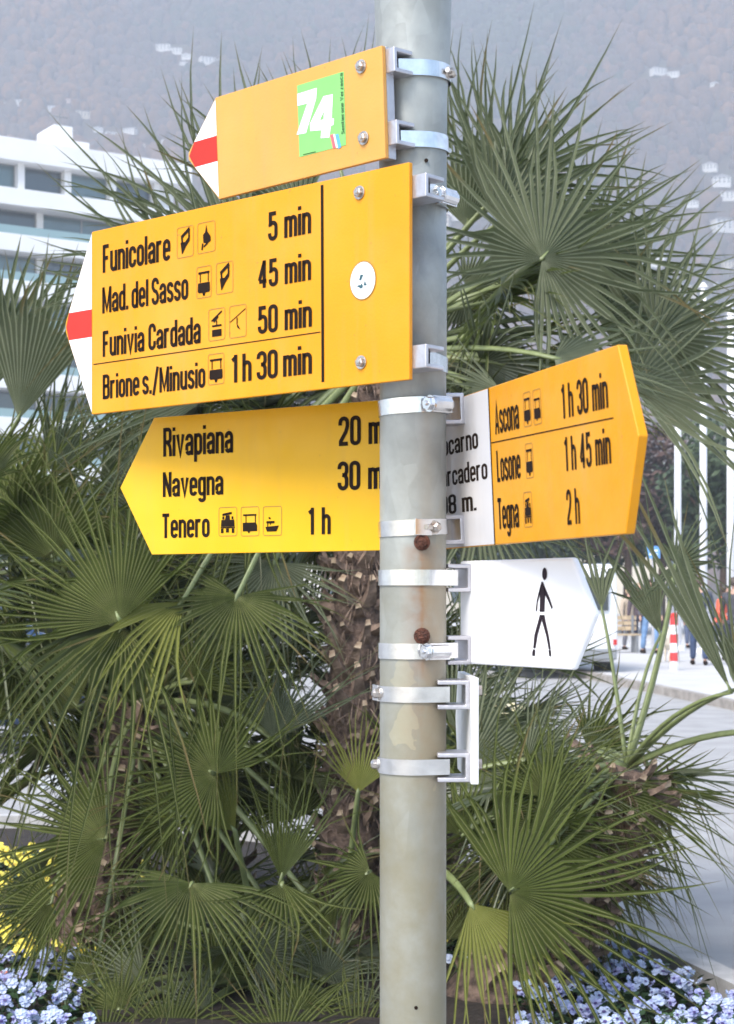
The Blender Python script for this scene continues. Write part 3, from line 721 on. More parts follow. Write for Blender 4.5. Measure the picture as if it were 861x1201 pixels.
#@@SIGNS@@
# ------------------------------------------------------------------ lettering: stroke glyphs in a condensed road-sign style
def arc(cx, cy, rx, ry, a0, a1, n=6):
    return [(cx + rx * math.cos(rad(a0 + (a1 - a0) * i / n)), cy + ry * math.sin(rad(a0 + (a1 - a0) * i / n))) for i in range(n + 1)]
HW = .062; XH = .74
def bowl(w, y0, y1, closed=True, r=.13):
    r = min(r, w / 2)
    return arc(w - r, y1 - r, r, r, 0, 90) + arc(r, y1 - r, r, r, 90, 180) + arc(r, y0 + r, r, r, 180, 270) + arc(w - r, y0 + r, r, r, 270, 360) + [(w, y1 - r)]
def scurve(w, y0, y1):
    r = w / 2; m = (y0 + y1) / 2; h = (y1 - y0) * .2
    return [(w, y1 - h * 1.1)] + arc(r, y1 - r, r, r, 0, 180) + [(0, m + h * .9), (w * .25, m + h * .2), (w * .75, m - h * .2), (w, m - h * .9)] + arc(r, y0 + r, r, r, 0, -180) + [(0, y0 + h * 1.1)]
def glyphs():
    b, t, x = HW, 1 - HW, XH - HW
    w = .25; c = .28; G = {}
    ar = arc(w / 2, x - w / 2, w / 2, w / 2, 180, 0)
    hook = arc(w / 2, b + w / 2, w / 2, w / 2, 180, 360)
    full = bowl(w, b, x); cb = bowl(c, b, t)
    dot = lambda X, Y: [(X, Y - HW * 1.0), (X, Y + HW * 1.0)]
    G['n'] = (w, [[(0, 0), (0, XH)], ar + [(w, 0)]])
    G['h'] = (w, [[(0, 0), (0, 1)], ar + [(w, 0)]])
    G['r'] = (w * .72, [[(0, 0), (0, XH)], arc(w / 2, x - w / 2, w / 2, w / 2, 180, 55)])
    G['u'] = (w, [[(w, XH), (w, 0)], [(0, XH)] + hook])
    G['i'] = (0, [[(0, 0), (0, XH)], [(0, .87), (0, 1)]])
    G['l'] = (0, [[(0, 0), (0, 1)]])
    G['c'] = (w, [[(w, x - w / 2 - .07)] + arc(w / 2, x - w / 2, w / 2, w / 2, 0, 180) + arc(w / 2, b + w / 2, w / 2, w / 2, 180, 360) + [(w, b + w / 2 + .07)]])
    G['o'] = (w, [full])
    G['e'] = (w, [[(0, .37), (w, .37), (w, x - w / 2)] + arc(w / 2, x - w / 2, w / 2, w / 2, 0, 180) + arc(w / 2, b + w / 2, w / 2, w / 2, 180, 350)])
    G['a'] = (w, [[(0, x - w / 2 - .04)] + arc(w / 2, x - w / 2, w / 2, w / 2, 180, 0) + [(w, 0)], [(w, .42), (.10, .38)] + arc(.10, .30, .10, .08, 90, 180) + [(0, .17)] + arc(.11, b + .11, .11, .11, 180, 270) + [(w, b + .07)]])
    G['d'] = (w, [full, [(w, 0), (w, 1)]]); G['b'] = (w, [full, [(0, 0), (0, 1)]])
    G['p'] = (w, [full, [(0, -.24), (0, XH)]])
    G['g'] = (w, [full, [(w, XH), (w, -.10)] + arc(w / 2, -.10, w / 2, .10, 0, -180)[1:]])
    G['v'] = (.27, [[(0, XH), (.135, .02), (.27, XH)]])
    G['s'] = (w * .95, [scurve(w * .95, b, x)]); G['S'] = (c, [scurve(c, b, t)])
    G['m'] = (2 * .21, [[(0, 0), (0, XH)], arc(.105, x - .105, .105, .105, 180, 0) + [(.21, 0)], arc(.315, x - .105, .105, .105, 180, 0) + [(.42, 0)]])
    G['F'] = (.24, [[(0, 0), (0, 1)], [(0, t), (.26, t)], [(0, .52), (.22, .52)]])
    G['L'] = (.22, [[(0, 1), (0, 0)], [(0, b), (.24, b)]])
    G['I'] = (0, [[(0, 0), (0, 1)]])
    G['T'] = (.30, [[(.15, 0), (.15, 1)], [(-.03, t), (.33, t)]])
    G['M'] = (.42, [[(0, 0), (0, 1)], [(.42, 0), (.42, 1)], [(.0, .95), (.21, .12), (.42, .95)]])
    G['N'] = (.30, [[(0, 0), (0, 1)], [(.30, 0), (.30, 1)], [(0, .95), (.30, .05)]])
    G['A'] = (.34, [[(0, 0), (.17, .97), (.34, 0)], [(.06, .28), (.28, .28)]])
    G['C'] = (c, [[(c, .68)] + arc(c / 2, t - c / 2, c / 2, c / 2, 0, 180) + arc(c / 2, b + c / 2, c / 2, c / 2, 180, 360) + [(c, .33)]])
    def B_(y0, y1, ww): r = .1; return [(0, y1), (ww - r, y1)] + arc(ww - r, y1 - r, r, r, 90, 0) + arc(ww - r, y0 + r, r, r, 0, -90) + [(0, y0)]
    G['B'] = (c, [[(0, 0), (0, 1)], B_(.53, t, c - .01), B_(b, .53, c)])
    G['R'] = (c, [[(0, 0), (0, 1)], B_(.50, t, c - .01), [(c * .45, .50), (c - .03, .36), (c, .2), (c + .01, 0)]])
    G['V'] = (.34, [[(0, 1), (.17, .03), (.34, 1)]])
    G['z'] = (w, [[(0, x), (w, x), (0, b), (w, b)]])
    G['t'] = (.16, [[(.04, .95), (.04, .12), (.16, b)], [(-.05, x), (.17, x)]])
    G['/'] = (.24, [[(0, -.08), (.24, 1.05)]])
    G['.'] = (0, [[(0, 0), (0, .14)]])
    G['1'] = (.15, [[(.15, 0), (.15, 1)], [(.15, .90), (.0, .80)]])
    G['0'] = (c, [cb])
    G['2'] = (c, [[(0, .70)] + arc(c / 2, t - c / 2, c / 2, c / 2, 180, 0) + [(c, .66), (c * .8, .48), (.02, .15), (.02, b), (c + .02, b)]])
    G['3'] = (c, [[(0, .74)] + arc(c / 2, t - c / 2, c / 2, c / 2, 180, 0) + [(c, .64), (c * .8, .53), (c * .4, .53)], [(c * .4, .53), (c * .8, .52), (c, .40)] + arc(c / 2, b + c / 2, c / 2, c / 2, 0, -180) + [(0, .27)]])
    G['4'] = (.32, [[(.22, 0), (.22, 1)], [(.22, .96), (.0, .28)], [(-.01, .24), (.32, .24)]])
    G['5'] = (c, [[(c, t), (.03, t), (.03, .55)] , [(.03, .50)] + arc(c / 2, .62 - c / 2, c / 2, c / 2, 150, 0) + arc(c / 2, b + c / 2, c / 2, c / 2, 0, -180) + [(0, .27)]])
    G['8'] = (c, [bowl(c, .52, t), bowl(c, b, .52)])
    G['9'] = (c, [bowl(c, .42, t), [(c, .8)] + arc(c / 2, b + c / 2, c / 2, c / 2, 0, -180) + [(0, .27)]])
    G['6'] = (c, [bowl(c, b, .58), [(0, .3)] + arc(c / 2, t - c / 2, c / 2, c / 2, 180, 0) + [(c, .74)]])
    return G
GL = glyphs()
def ribbon(mb, pts, hw, T):
    q = [Vector(p) for p in pts]; pts = [q[0]]
    for p in q[1:]:
        if (p - pts[-1]).length > 1e-4: pts.append(p)
    closed = (pts[0] - pts[-1]).length < 1e-3 and len(pts) > 3
    if closed: pts = pts[:-1]
    n = len(pts); vs = []
    for i in range(n):
        a = pts[i - 1] if (closed or i > 0) else None; c = pts[(i + 1) % n] if (closed or i < n - 1) else None
        d1 = (pts[i] - a).normalized() if a is not None else None; d2 = (c - pts[i]).normalized() if c is not None else None
        if d1 is None: d1 = d2
        if d2 is None: d2 = d1
        t = (d1 + d2)
        if t.length < .2: t = d1
        t.normalize(); nn = Vector((-t.y, t.x)); k = 1 / max(.55, nn.dot(Vector((-d1.y, d1.x))))
        vs += [pts[i] + nn * hw * k, pts[i] - nn * hw * k]
    fs = [(2 * i, 2 * i + 1, 2 * ((i + 1) % n) + 1, 2 * ((i + 1) % n)) for i in range(n if closed else n - 1)]
    mb.add([T(v) for v in vs], fs)
def line_width(s, gap=.175, sp=.26):
    x = HW
    for i, ch in enumerate(s):
        if ch == ' ': x += sp; continue
        x += GL[ch][0] + gap
    return x - gap + HW
def lettering(mb, s, s0, s1, v0, cap, y=-.0006, gap=.175, sp=.26, bold=1.14):
    W = line_width(s, gap, sp); kx = (s1 - s0) / W; x = HW
    for ch in s:
        if ch == ' ': x += sp; continue
        w, st = GL[ch]
        for pl in st:
            ribbon(mb, [(x + p[0], p[1]) for p in pl], HW * bold, lambda v: (s0 + v.x * kx, y, v0 + v.y * cap))
        x += w + gap

# ------------------------------------------------------------------ the post
PC = Vector((.0526, 1.95))
PR = .038
post = empty('signpost', (PC.x, PC.y, 0), 0, 'galvanised steel post with rust streak carrying all the signs', 'signpost')
def prad(z): return PR if z < 1.9 else PR + (z - 1.9) * .0075 + (.0022 if z > 2.075 else 0) + max(0, z - 2.09) * .02
b = MB(); zs = [0, .5, 1.0, 1.3, 1.6, 1.762, 1.7622, 1.85, 1.8852, 1.8854, 2.0, 2.07, 2.0745, 2.075, 2.11, 2.15, 2.2, 2.6, 3.2]
b.tube([(0, 0, z) for z in zs], [prad(z) + (.0006 if 1.762 < z < 1.8853 else 0) for z in zs], 64)
b.build('pole', M_POLE, post, smooth=True)
b = MB(); b.tube([(0, 0, 3.2), (0, 0, 3.22), (0, 0, 3.24)], [.045, .045, .03], 24); b.build('cap', M_ALU, post)
b = MB(); b.tube([(0, 0, 0), (0, 0, .012)], [.11, .11], 24); b.build('base_plate', M_ALU, post)
for py in (636, 746):
    z = P(0, py, 1.912).z; b = MB()
    b.tube([(.009, -.0365, z), (.009, -.0405, z), (.009, -.0415, z)], [.0095, .0090, .006], 14)
    b.tube([(.009, -.041, z), (.009, -.0455, z), (.009, -.047, z)], [.0062, .0058, .003], 6)
    b.build('rusty_bolt', M_RUST, post)
for px, py in ((500, 188), (488, 1182)):
    z = P(0, py, 1.912).z; x = (px - 430.5) / FPX * 1.913 - PC.x
    b = MB(); b.tube([(x, -.0368, z), (x, -.0384, z)], .0022, 10); b.build('drill_hole', M_BLACK, post)
b = MB()   # scratched number low on the pole
bar_z = P(0, 430, 1.912).z

# ------------------------------------------------------------------ signs
class Sign:
    """board with its own frame: x reading direction, y into the board, z up; origin at the lower edge"""
    def __init__(s, name, label, origin, xdir, lean=0.0, cat='sign'):
        X = Vector((xdir[0], xdir[1], 0)).normalized(); Y = Vector((-X.y, X.x, 0))
        if Y.y < 0 and abs(Y.y) > .2: pass
        M = Matrix((X, Y, Vector((0, 0, 1)))).transposed().to_4x4()
        s.M = Matrix.Translation(origin) @ M @ Matrix.Rotation(lean, 4, 'X')
        s.Mi = s.M.inverted()
        s.o = bpy.data.objects.new(name, None); COL.objects.link(s.o); s.o.matrix_world = s.M; s.o.empty_display_size = .05
        tag(s.o, label, cat)
    def at(s, px, py):
        """where the sight line to a photo pixel meets the board face -> (x, z) on the board"""
        a = s.Mi @ Vector((0, 0, CAMH)); b_ = s.Mi @ P(px, py, 1.0); d = b_ - a
        t = -a.y / d.y; q = a + d * t
        return q.x, q.z
    def board(s, poly, th, m, name='panel', bevel=.0008, y0=0.0):
        b = MB(); b.prism(poly, y0, y0 + th); return b.build(name, m, s.o, bevel=bevel)
    def flat(s, poly, m, name, y=-.0004, parent=None):
        b = MB(); b.add([(p[0], y, p[1]) for p in poly], [tuple(range(len(poly)))]); return b.build(name, m, parent or s.o, recalc=False)
    def text(s, txt, p0, p1, top, name='lettering', gap=.175, sp=.26, m=None, bold=1.14):
        a = s.at(*p0); c = s.at(*p1); t = s.at(p0[0], top)
        b = MB(); lettering(b, txt, a[0], c[0], (a[1] + c[1]) / 2, t[1] - a[1], gap=gap, sp=sp, bold=bold)
        return b.build(name, m or M_BLACK, s.o, recalc=False)
    def line(s, p0, p1, hw, m=None, name='printed_line'):
        a = Vector(s.at(*p0)); c = Vector(s.at(*p1)); b = MB(); ribbon(b, [a, c], hw, lambda v: (v.x, -.0005, v.y)); return b.build(name, m or M_BLACK, s.o, recalc=False)
    def icon(s, kind, x0, x1, ytop, ybot, frame=True):
        xm = (x0 + x1) / 2; a = s.at(x0, ybot if False else (ytop + ybot) / 2); c = s.at(x1, (ytop + ybot) / 2); t = s.at(xm, ytop); d = s.at(xm, ybot)
        sx0, sx1, v0, v1 = a[0], c[0], d[1], t[1]
        b = MB(); T = lambda v: (sx0 + v[0] * (sx1 - sx0), -.0006, v0 + v[1] * (v1 - v0))
        for pl in ICON[kind]:
            if pl[0] == 'l': ribbon(b, [Vector(q) for q in pl[2]], pl[1], lambda v: T(v))
            else: b.add([T(q) for q in pl[1]], [tuple(range(len(pl[1])))])
        o_ = b.build('pictogram', M_BLACK, s.o, recalc=False)
        if frame:
            f = MB(); r = .08; pts = arc(1 - r, 1 - r, r, r, 0, 90, 2) + arc(r, 1 - r, r, r, 90, 180, 2) + arc(r, r, r, r, 180, 270, 2) + arc(1 - r, r, r, r, 270, 360, 2); pts.append(pts[0])
            w_ = sx1 - sx0; h_ = v1 - v0
            ribbon(f, [Vector((p[0] * w_, p[1] * h_)) for p in pts], .00042, lambda v: (sx0 + v.x, -.0005, v0 + v.y))
            f.build('frame_line', M_FINE, o_, recalc=False)
    def bolt(s, px, py, r=.0078):
        x, z = s.at(px, py); b = MB()
        b.tube([(x, -.0002, z), (x, -.0016, z)], [r, r], 20)
        b.tube([(x, -.0016, z), (x, -.0052, z), (x, -.0062, z)], [r * .74, r * .74, r * .5], 6)
        b.tube([(x + .001, -.0062, z), (x + .001, -.0075, z)], [r * .36, r * .30], 10)
        b.build('bolt', M_DKSTEEL, s.o, bevel=.0003)
ICON = {
 'tram': [('l', .035, [(.12, .80), (.88, .80)]), ('l', .03, [(.25, .80), (.25, .5)]), ('l', .03, [(.80, .80), (.80, .5)]), ('p', [(.10, .48), (.90, .48), (.92, .22), (.86, .16), (.14, .16), (.08, .22)]), ('p', [(.40, .16), (.60, .16), (.56, .06), (.44, .06)])],
 'funi': [('l', .06, [(.25, .66), (.78, .92)]), ('l', .05, [(.30, .66), (.34, .44)]), ('l', .05, [(.74, .88), (.74, .62)]), ('p', [(.22, .50), (.50, .50), (.80, .70), (.78, .52), (.55, .34), (.34, .12), (.30, .12)])],
 'church': [('p', [(.50, .92), (.44, .66), (.58, .66)]), ('p', [(.32, .60), (.46, .68), (.60, .66), (.74, .52), (.76, .36), (.56, .28), (.34, .34)]), ('l', .04, [(.26, .10), (.30, .32)]), ('l', .03, [(.36, .20), (.58, .30)])],
 'cable': [('l', .03, [(.18, .62), (.82, .90)]), ('p', [(.26, .62), (.56, .80), (.62, .72), (.36, .56)]), ('l', .03, [(.5, .62), (.5, .44)]), ('l', .03, [(.22, .46), (.80, .46)]), ('p', [(.22, .34), (.80, .34), (.80, .12), (.22, .12)])],
 'chair': [('l', .015, [(.04, .50), (.96, .86)]), ('l', .03, [(.46, .62), (.46, .42)]), ('p', [(.42, .44), (.54, .36), (.66, .22), (.48, .30)])],
 'train': [('l', .04, [(.2, .74), (.72, .80)]), ('p', [(.14, .56), (.86, .56), (.88, .32), (.12, .32)]), ('p', [(.34, .56), (.62, .56), (.60, .72), (.40, .72)]), ('p', [(.12, .26), (.26, .26), (.26, .10), (.12, .10)]), ('p', [(.40, .26), (.56, .26), (.56, .12), (.40, .12)]), ('p', [(.72, .26), (.86, .26), (.86, .10), (.72, .10)]), ('l', .02, [(.1, .29), (.9, .29)]), ('l', .05, [(.25, .68), (.25, .58)]), ('l', .05, [(.76, .68), (.76, .58)])],
 'bus': [('p', [(.10, .46), (.82, .46), (.90, .36), (.90, .16), (.10, .16)]), ('l', .03, [(.12, .72), (.86, .72)]), ('l', .025, [(.28, .72), (.28, .46)]), ('l', .025, [(.80, .72), (.80, .46)]), ('p', [(.36, .16), (.52, .16), (.44, .08)])],
 'boat': [('p', [(.12, .30), (.86, .34), (.72, .14), (.2, .14)]), ('l', .04, [(.18, .46), (.62, .46)]), ('l', .025, [(.25, .46), (.25, .3)]), ('l', .03, [(.3, .62), (.40, .58)]), ('l', .02, [(.4, .36), (.4, .5)])],
}

# clamps: C-channel bracket on the board plus a steel band round the pole
def clamp(S, s_mid, z_loc, side, dist, bz=None, screw='worm', sang=0.0, chan=.032, blen=.046, flange=.013, tilt=0.0):
    """side +1: bracket behind the board (y>0), -1: on the face side"""
    th = S.th
    y0 = th if side > 0 else 0.0
    b = MB(); yA, yB = (y0, y0 + chan) if side > 0 else (y0 - chan, y0)
    t = .0048; x0, x1 = s_mid - blen / 2, s_mid + blen / 2
    web = (yA, yA + t) if side > 0 else (yB - t, yB)
    # outer ring of the channel as one swept profile in (y, z)
    yo, yi = (yA, yB) if side > 0 else (yB, yA); w_ = t * (1 if side > 0 else -1)
    prof = [(yo, -flange), (yi, -flange), (yi, -flange + t), (yo + w_, -flange + t), (yo + w_, flange - t), (yi, flange - t), (yi, flange), (yo, flange)]
    n = len(prof)
    vs = [(x, p[0], z_loc + p[1]) for x in (x0, x1) for p in prof]
    fs = [(i, (i + 1) % n, (i + 1) % n + n, i + n) for i in range(n)] + [(0, 1, 2, 3), (0, 3, 4, 7), (4, 5, 6, 7), (11, 10, 9, 8), (15, 12, 11, 8), (15, 14, 13, 12)]
    b.add(vs, fs); b.build('bracket', M_ALU, S.o, bevel=.0011)
    # band: tangent loop round the pole and the channel web, built in the sign's frame
    c = S.Mi @ Vector((PC.x, PC.y, (S.M @ Vector((s_mid, 0, z_loc))).z if bz is None else bz))
    pc = Vector((c.x, c.y)); zc = c.z
    zr = (S.M @ Vector((s_mid, 0, z_loc))).z
    r = prad(zr) + .0009
    anchor_y = (y0 + chan * .62) if side > 0 else (y0 - chan * .62)
    A1, A2 = Vector((s_mid - .014, anchor_y)), Vector((s_mid + .014, anchor_y))
    pts = [pc + Vector((math.cos(a), math.sin(a))) * r for a in [2 * math.pi * k / 72 for k in range(72)]] + [A1, A2]
    # convex hull
    P2 = sorted([(p.x, p.y) for p in pts])
    def half(ps):
        h = []
        for p in ps:
            while len(h) >= 2 and (h[-1][0] - h[-2][0]) * (p[1] - h[-2][1]) - (h[-1][1] - h[-2][1]) * (p[0] - h[-2][0]) <= 0: h.pop()
            h.append(p)
        return h
    hull = half(P2)[:-1] + half(P2[::-1])[:-1]
    n = len(hull); hw = .0088; b = MB(); vs = []
    hc = Vector((sum(h[0] for h in hull) / n, sum(h[1] for h in hull) / n))
    for k, h in enumerate(hull):
        hv = Vector(h); p_, q_ = Vector(hull[k - 1]), Vector(hull[(k + 1) % n]); nr = (q_ - p_).normalized(); nr = Vector((nr.y, -nr.x))
        z_ = zc
        for (rr, zz) in ((0, -hw), (.0011, -hw), (.0011, hw), (0, hw)):
            v = hv + nr * rr; vs.append((v.x, v.y, z_ + zz))
    fs = [(k * 4 + j, k * 4 + (j + 1) % 4, ((k + 1) % n) * 4 + (j + 1) % 4, ((k + 1) % n) * 4 + j) for k in range(n) for j in range(4)]
    b.add(vs, fs); band = b.build('clamp_band', M_STEEL, S.o)
    # tightening screw at world angle sang (0 = towards the camera, + = right)
    a = rad(sang); wd = Vector((math.sin(a), -math.cos(a), 0)); tg = Vector((math.cos(a), math.sin(a), 0))
    ctr = Vector((PC.x, PC.y, 0)) + wd * (r + .0055); ctr.z = (S.M @ Vector((pc.x, pc.y, zc))).z
    Mi = S.Mi
    W = lambda u, v, w: Mi @ (ctr + tg * u + wd * v + Vector((0, 0, w)))
    if screw == 'worm':
        b = MB(); vs = [W(u, v, w) for w in (-.0095, .0095) for v in (-.005, .0055) for u in (-.013, .017)]
        b.add(vs, [(0, 2, 3, 1), (4, 5, 7, 6), (0, 1, 5, 4), (2, 6, 7, 3), (0, 4, 6, 2), (1, 3, 7, 5)])
        b.tube([W(-.012, .002, 0), (W(.014, .002, 0)), W(.018, .002, 0)], [.0088, .0088, .005], 14)
        b.build('screw_housing', M_STEEL, S.o, bevel=.0012)
        b = MB(); b.tube([W(-.013, .002, 0), W(-.019, .002, 0)], [.0078, .0078], 6); b.tube([W(-.019, .002, 0), W(-.0215, .002, 0)], [.003, .0025], 8)
        b.tube([W(-.0135, .002, 0), W(-.0145, .002, 0)], [.0100, .0100], 16); b.build('hex_screw', M_STEEL, S.o, bevel=.0004)
        b = MB(); b.add([W(-.038, -.0036, -.006), W(-.012, -.0036, -.006), W(-.012, -.0036, .006), W(-.038, -.0036, .006)], [(0, 1, 2, 3)])
    else:
        b = MB(); b.tube([W(0, -.006, 0), W(0, .001, 0), W(0, .004, 0)], [.0058, .0058, .0035], 6); b.tube([W(-.0, -.0052, 0), W(0, -.0035, 0)], [.0078, .0078], 16)
        b.tube([W(-.006, -.002, 0), W(-.013, -.002, 0)], [.0032, .0032], 8); b.build('hex_screw', M_DKSTEEL, S.o, bevel=.0004)
    if screw == 'small':
        b = MB(); vs = [W(u, v, w) for w in (-.0092, .0092) for v in (-.0058, -.0035) for u in (-.028, -.004)]
        b.add(vs, [(0, 2, 3, 1), (4, 5, 7, 6), (0, 1, 5, 4), (2, 6, 7, 3), (0, 4, 6, 2), (1, 3, 7, 5)]); b.build('band_overlap', M_STEEL, S.o, bevel=.0005)

def tip_sign_marks(S, x_edge, x_tip, zmid, h, red_h, th):
    zt, zb = zmid + h / 2, zmid - h / 2
    k = red_h / h; xr = x_tip + (x_edge - x_tip) * k * .9
    e = .0025
    S.flat([(x_edge, zt - e), (x_edge, zmid + red_h / 2), (xr, zmid + red_h / 2)], M_WHITE, 'white_tip', y=-.0004)
    S.flat([(x_edge, zb + e), (xr, zmid - red_h / 2), (x_edge, zmid - red_h / 2)], M_WHITE, 'white_tip', y=-.0004)
    S.flat([(x_edge, zmid + red_h / 2), (x_edge, zmid - red_h / 2), (xr, zmid - red_h / 2), (x_tip + .002, zmid), (xr, zmid + red_h / 2)], M_RED, 'red_band', y=-.0004)

# ---- sign A: upper one, cycle-route sticker
zb = CAMH + 515 / FPX * 1.89
SA = Sign('direction_sign', 'topmost yellow sign with the green 74 sticker and red and white tip', Vector((.0203, 1.89, zb)), (.715, -.70), lean=rad(2.6)); SA.th = .006
HA = .1235; xl = SA.at(255, 176)[0]; xt = SA.at(221, 182)[0]
SA.board([(0, 0), (0, HA), (xl, HA), (xt, HA / 2 + .004), (xt, HA / 2 - .004), (xl, 0)], .006, M_YELLOW2)
tip_sign_marks(SA, xl, xt, HA / 2, HA, .031, .006)
SA.bolt(424, 78); SA.bolt(427, 162)
G_ = mat('green_sticker', (.20, .52, .13), .35, coat=.2, var=.05, scale=30)
q = [SA.at(*p) for p in ((348.3, 99.6), (403, 84.8), (406.7, 169.3), (351.8, 185))]
gs0, gs1 = (q[0][0] + q[3][0]) / 2, (q[1][0] + q[2][0]) / 2; gv0, gv1 = (q[2][1] + q[3][1]) / 2, (q[0][1] + q[1][1]) / 2
st = SA.flat([(gs0, gv0), (gs1, gv0), (gs1, gv1), (gs0, gv1)], G_, 'green_sticker', y=-.0004)
cz = lambda x, y: SA.at(330 + x / 5.74, 70 + y / 5.74)
SA.flat([cz(*p) for p in ((110, 232), (243, 190), (238, 262), (170, 495), (106, 506), (178, 296), (112, 312))], M_WHITE, 'white_numeral', y=-.0008, parent=st)
from mathutils.geometry import tessellate_polygon
lo_ = [[(287, 247), (350, 233), (343, 398), (358, 396), (355, 440), (338, 445), (326, 525), (268, 530), (274, 475), (198, 482), (196, 432)], [(291, 345), (288, 402), (262, 410)]]
tr_ = tessellate_polygon([[Vector((p[0], p[1], 0)) for p in l] for l in lo_]); fl_ = [p for l in lo_ for p in l]
b = MB(); b.add([(cz(*p)[0], -.0008, cz(*p)[1]) for p in fl_], [tuple(t) for t in tr_])
b.build('white_numeral', M_WHITE, st, recalc=False)
for col, x in ((mat('sticker_red', (.75, .12, .14), .4), 331), (mat('sticker_blue', (.10, .35, .80), .4), 364)):
    SA.flat([cz(*p) for p in ((x, 508), (x + 22, 500), (x + 42, 590), (x + 20, 600))], col, 'slanted_stripe', y=-.0008, parent=st)
SA.flat([cz(*p) for p in ((353, 503), (364, 500), (385, 592), (373, 596))], M_WHITE, 'slanted_stripe', y=-.0009, parent=st)
b = MB()   # small vertical lettering along the sticker's right side
a0, a1 = cz(422, 500), cz(404, 92); hgt = a1[1] - a0[1]
W_ = line_width('Sentierone Verzasca', .18, .22); x = HW; kx = hgt / W_
for ch in 'Sentierone Verzasca':
    if ch == ' ': x += .22; continue
    w, stt = GL[ch]
    for pl in stt: ribbon(b, [(x + p[0], p[1]) for p in pl], HW * .95, lambda v: (gs1 - .0045 + .0030 - v.y * .0052, -.0008, a0[1] + v.x * kx))
    x += w + .18
b.build('small_lettering', mat('dark_green_print', (.02, .07, .02), .5), st, recalc=False)
a0, a1 = cz(150, 640), cz(235, 620)
b = MB(); ribbon(b, [Vector((a0[0], a0[1])), Vector((a1[0], a1[1]))], .0004, lambda v: (v.x, -.0008, v.y)); b.build('small_print', M_BLACK, st, recalc=False)
SA.board([(.0, -.0), (.0, HA), (-.012, HA), (-.012, 0)], .012, M_ALU, 'edge_profile', y0=.0062)
zA1, zA2 = SA.at(424, 78)[1], SA.at(427, 162)[1]
sa = SA.at(424, 78)[0]
clamp(SA, -.012, zA1, 1, 0, screw='hex', sang=68, blen=.05, flange=.0135, chan=.030)
clamp(SA, -.012, zA2, 1, 0, screw='none_', sang=125, blen=.05, flange=.0135, chan=.030)

# ---- sign B: large one
zb = CAMH + 255 / FPX * 1.87
SB = Sign('direction_sign', 'large yellow sign with four lines starting with Funicolare', Vector((.0463, 1.87, zb)), (.75, -.662)); SB.th = .006
HB = .2385; xl = SB.at(108, 378)[0]; xt = SB.at(77, 382)[0]
SB.board([(0, 0), (0, HB), (xl, HB), (xt, HB / 2 + .006), (xt, HB / 2 - .006), (xl, 0)], .006, M_YELLOW)
tip_sign_marks(SB, xl, xt, HB / 2, HB, .0362, .006)
SB.bolt(422, 226); SB.bolt(424, 425)
SB.text('Funicolare', (121, 319.5), (200, 305.5), 287)
SB.text('5 min', (315, 281), (365, 275.5), 247.5)
SB.text('Mad. del Sasso', (120.5, 367.5), (221, 351), 337, sp=.16)
SB.text('45 min', (303, 336), (365, 331), 304)
SB.text('Funivia Cardada', (121, 418), (235.5, 403), 388, sp=.2)
SB.text('50 min', (303, 390), (366, 385), 358)
SB.text('Brione s./Minusio', (121, 468), (241, 454.5), 439.5, sp=.14)
SB.text('1 h 30 min', (271, 446.5), (366, 441), 414, sp=.18)
SB.line((110, 427.5), (376, 389.5), .0006)
SB.line((378, 217), (379, 448), .0021)
SB.icon('funi', 208, 227, 266, 301.5); SB.icon('church', 232, 252.5, 260.5, 296)
SB.icon('tram', 231, 248, 312.5, 349); SB.icon('funi', 254, 273.5, 307.5, 344)
SB.icon('cable', 245, 264, 362, 399); SB.icon('chair', 269.5, 289, 358, 395.5)
SB.icon('tram', 244.5, 263, 415, 450.5)
cx, cz_ = SB.at(426, 329)
b = MB(); n = 32; b.add([(cx + .0185 * math.cos(k * 2 * math.pi / n), -.0008, cz_ + .0207 * math.sin(k * 2 * math.pi / n)) for k in range(n)], [tuple(range(n))]); dk = b.build('round_sticker', M_WHITE, SB.o, recalc=False)
b = MB(); ribbon(b, [Vector((cx + .0192 * math.cos(k * 2 * math.pi / n), cz_ + .0215 * math.sin(k * 2 * math.pi / n))) for k in range(n + 1)], .0006, lambda v: (v.x, -.0007, v.y)); b.build('sticker_rim', M_FINE, dk, recalc=False)
b = MB()
kz = lambda x, y: (SB.at(405 + x / 20.02, 300 + y / 20.02)[0], -.0011, SB.at(405 + x / 20.02, 300 + y / 20.02)[1])
for pl in (((370, 440), (440, 450), (385, 585), (335, 575)), ((285, 735), (330, 680), (375, 690), (395, 640), (425, 690), (430, 740), (380, 780), (340, 745)), ((440, 700), (480, 560), (495, 640), (525, 690), (500, 700))):
    b.add([kz(*p) for p in pl], [tuple(range(len(pl)))])
b.build('small_emblem', mat('emblem_teal', (.03, .09, .11), .5), dk, recalc=False)
clamp(SB, -.006, SB.at(422, 226)[1] - .004, 1, 0, screw='worm', sang=52, blen=.05)
clamp(SB, -.006, SB.at(424, 425)[1], 1, 0, screw='none_', sang=-150, blen=.05)

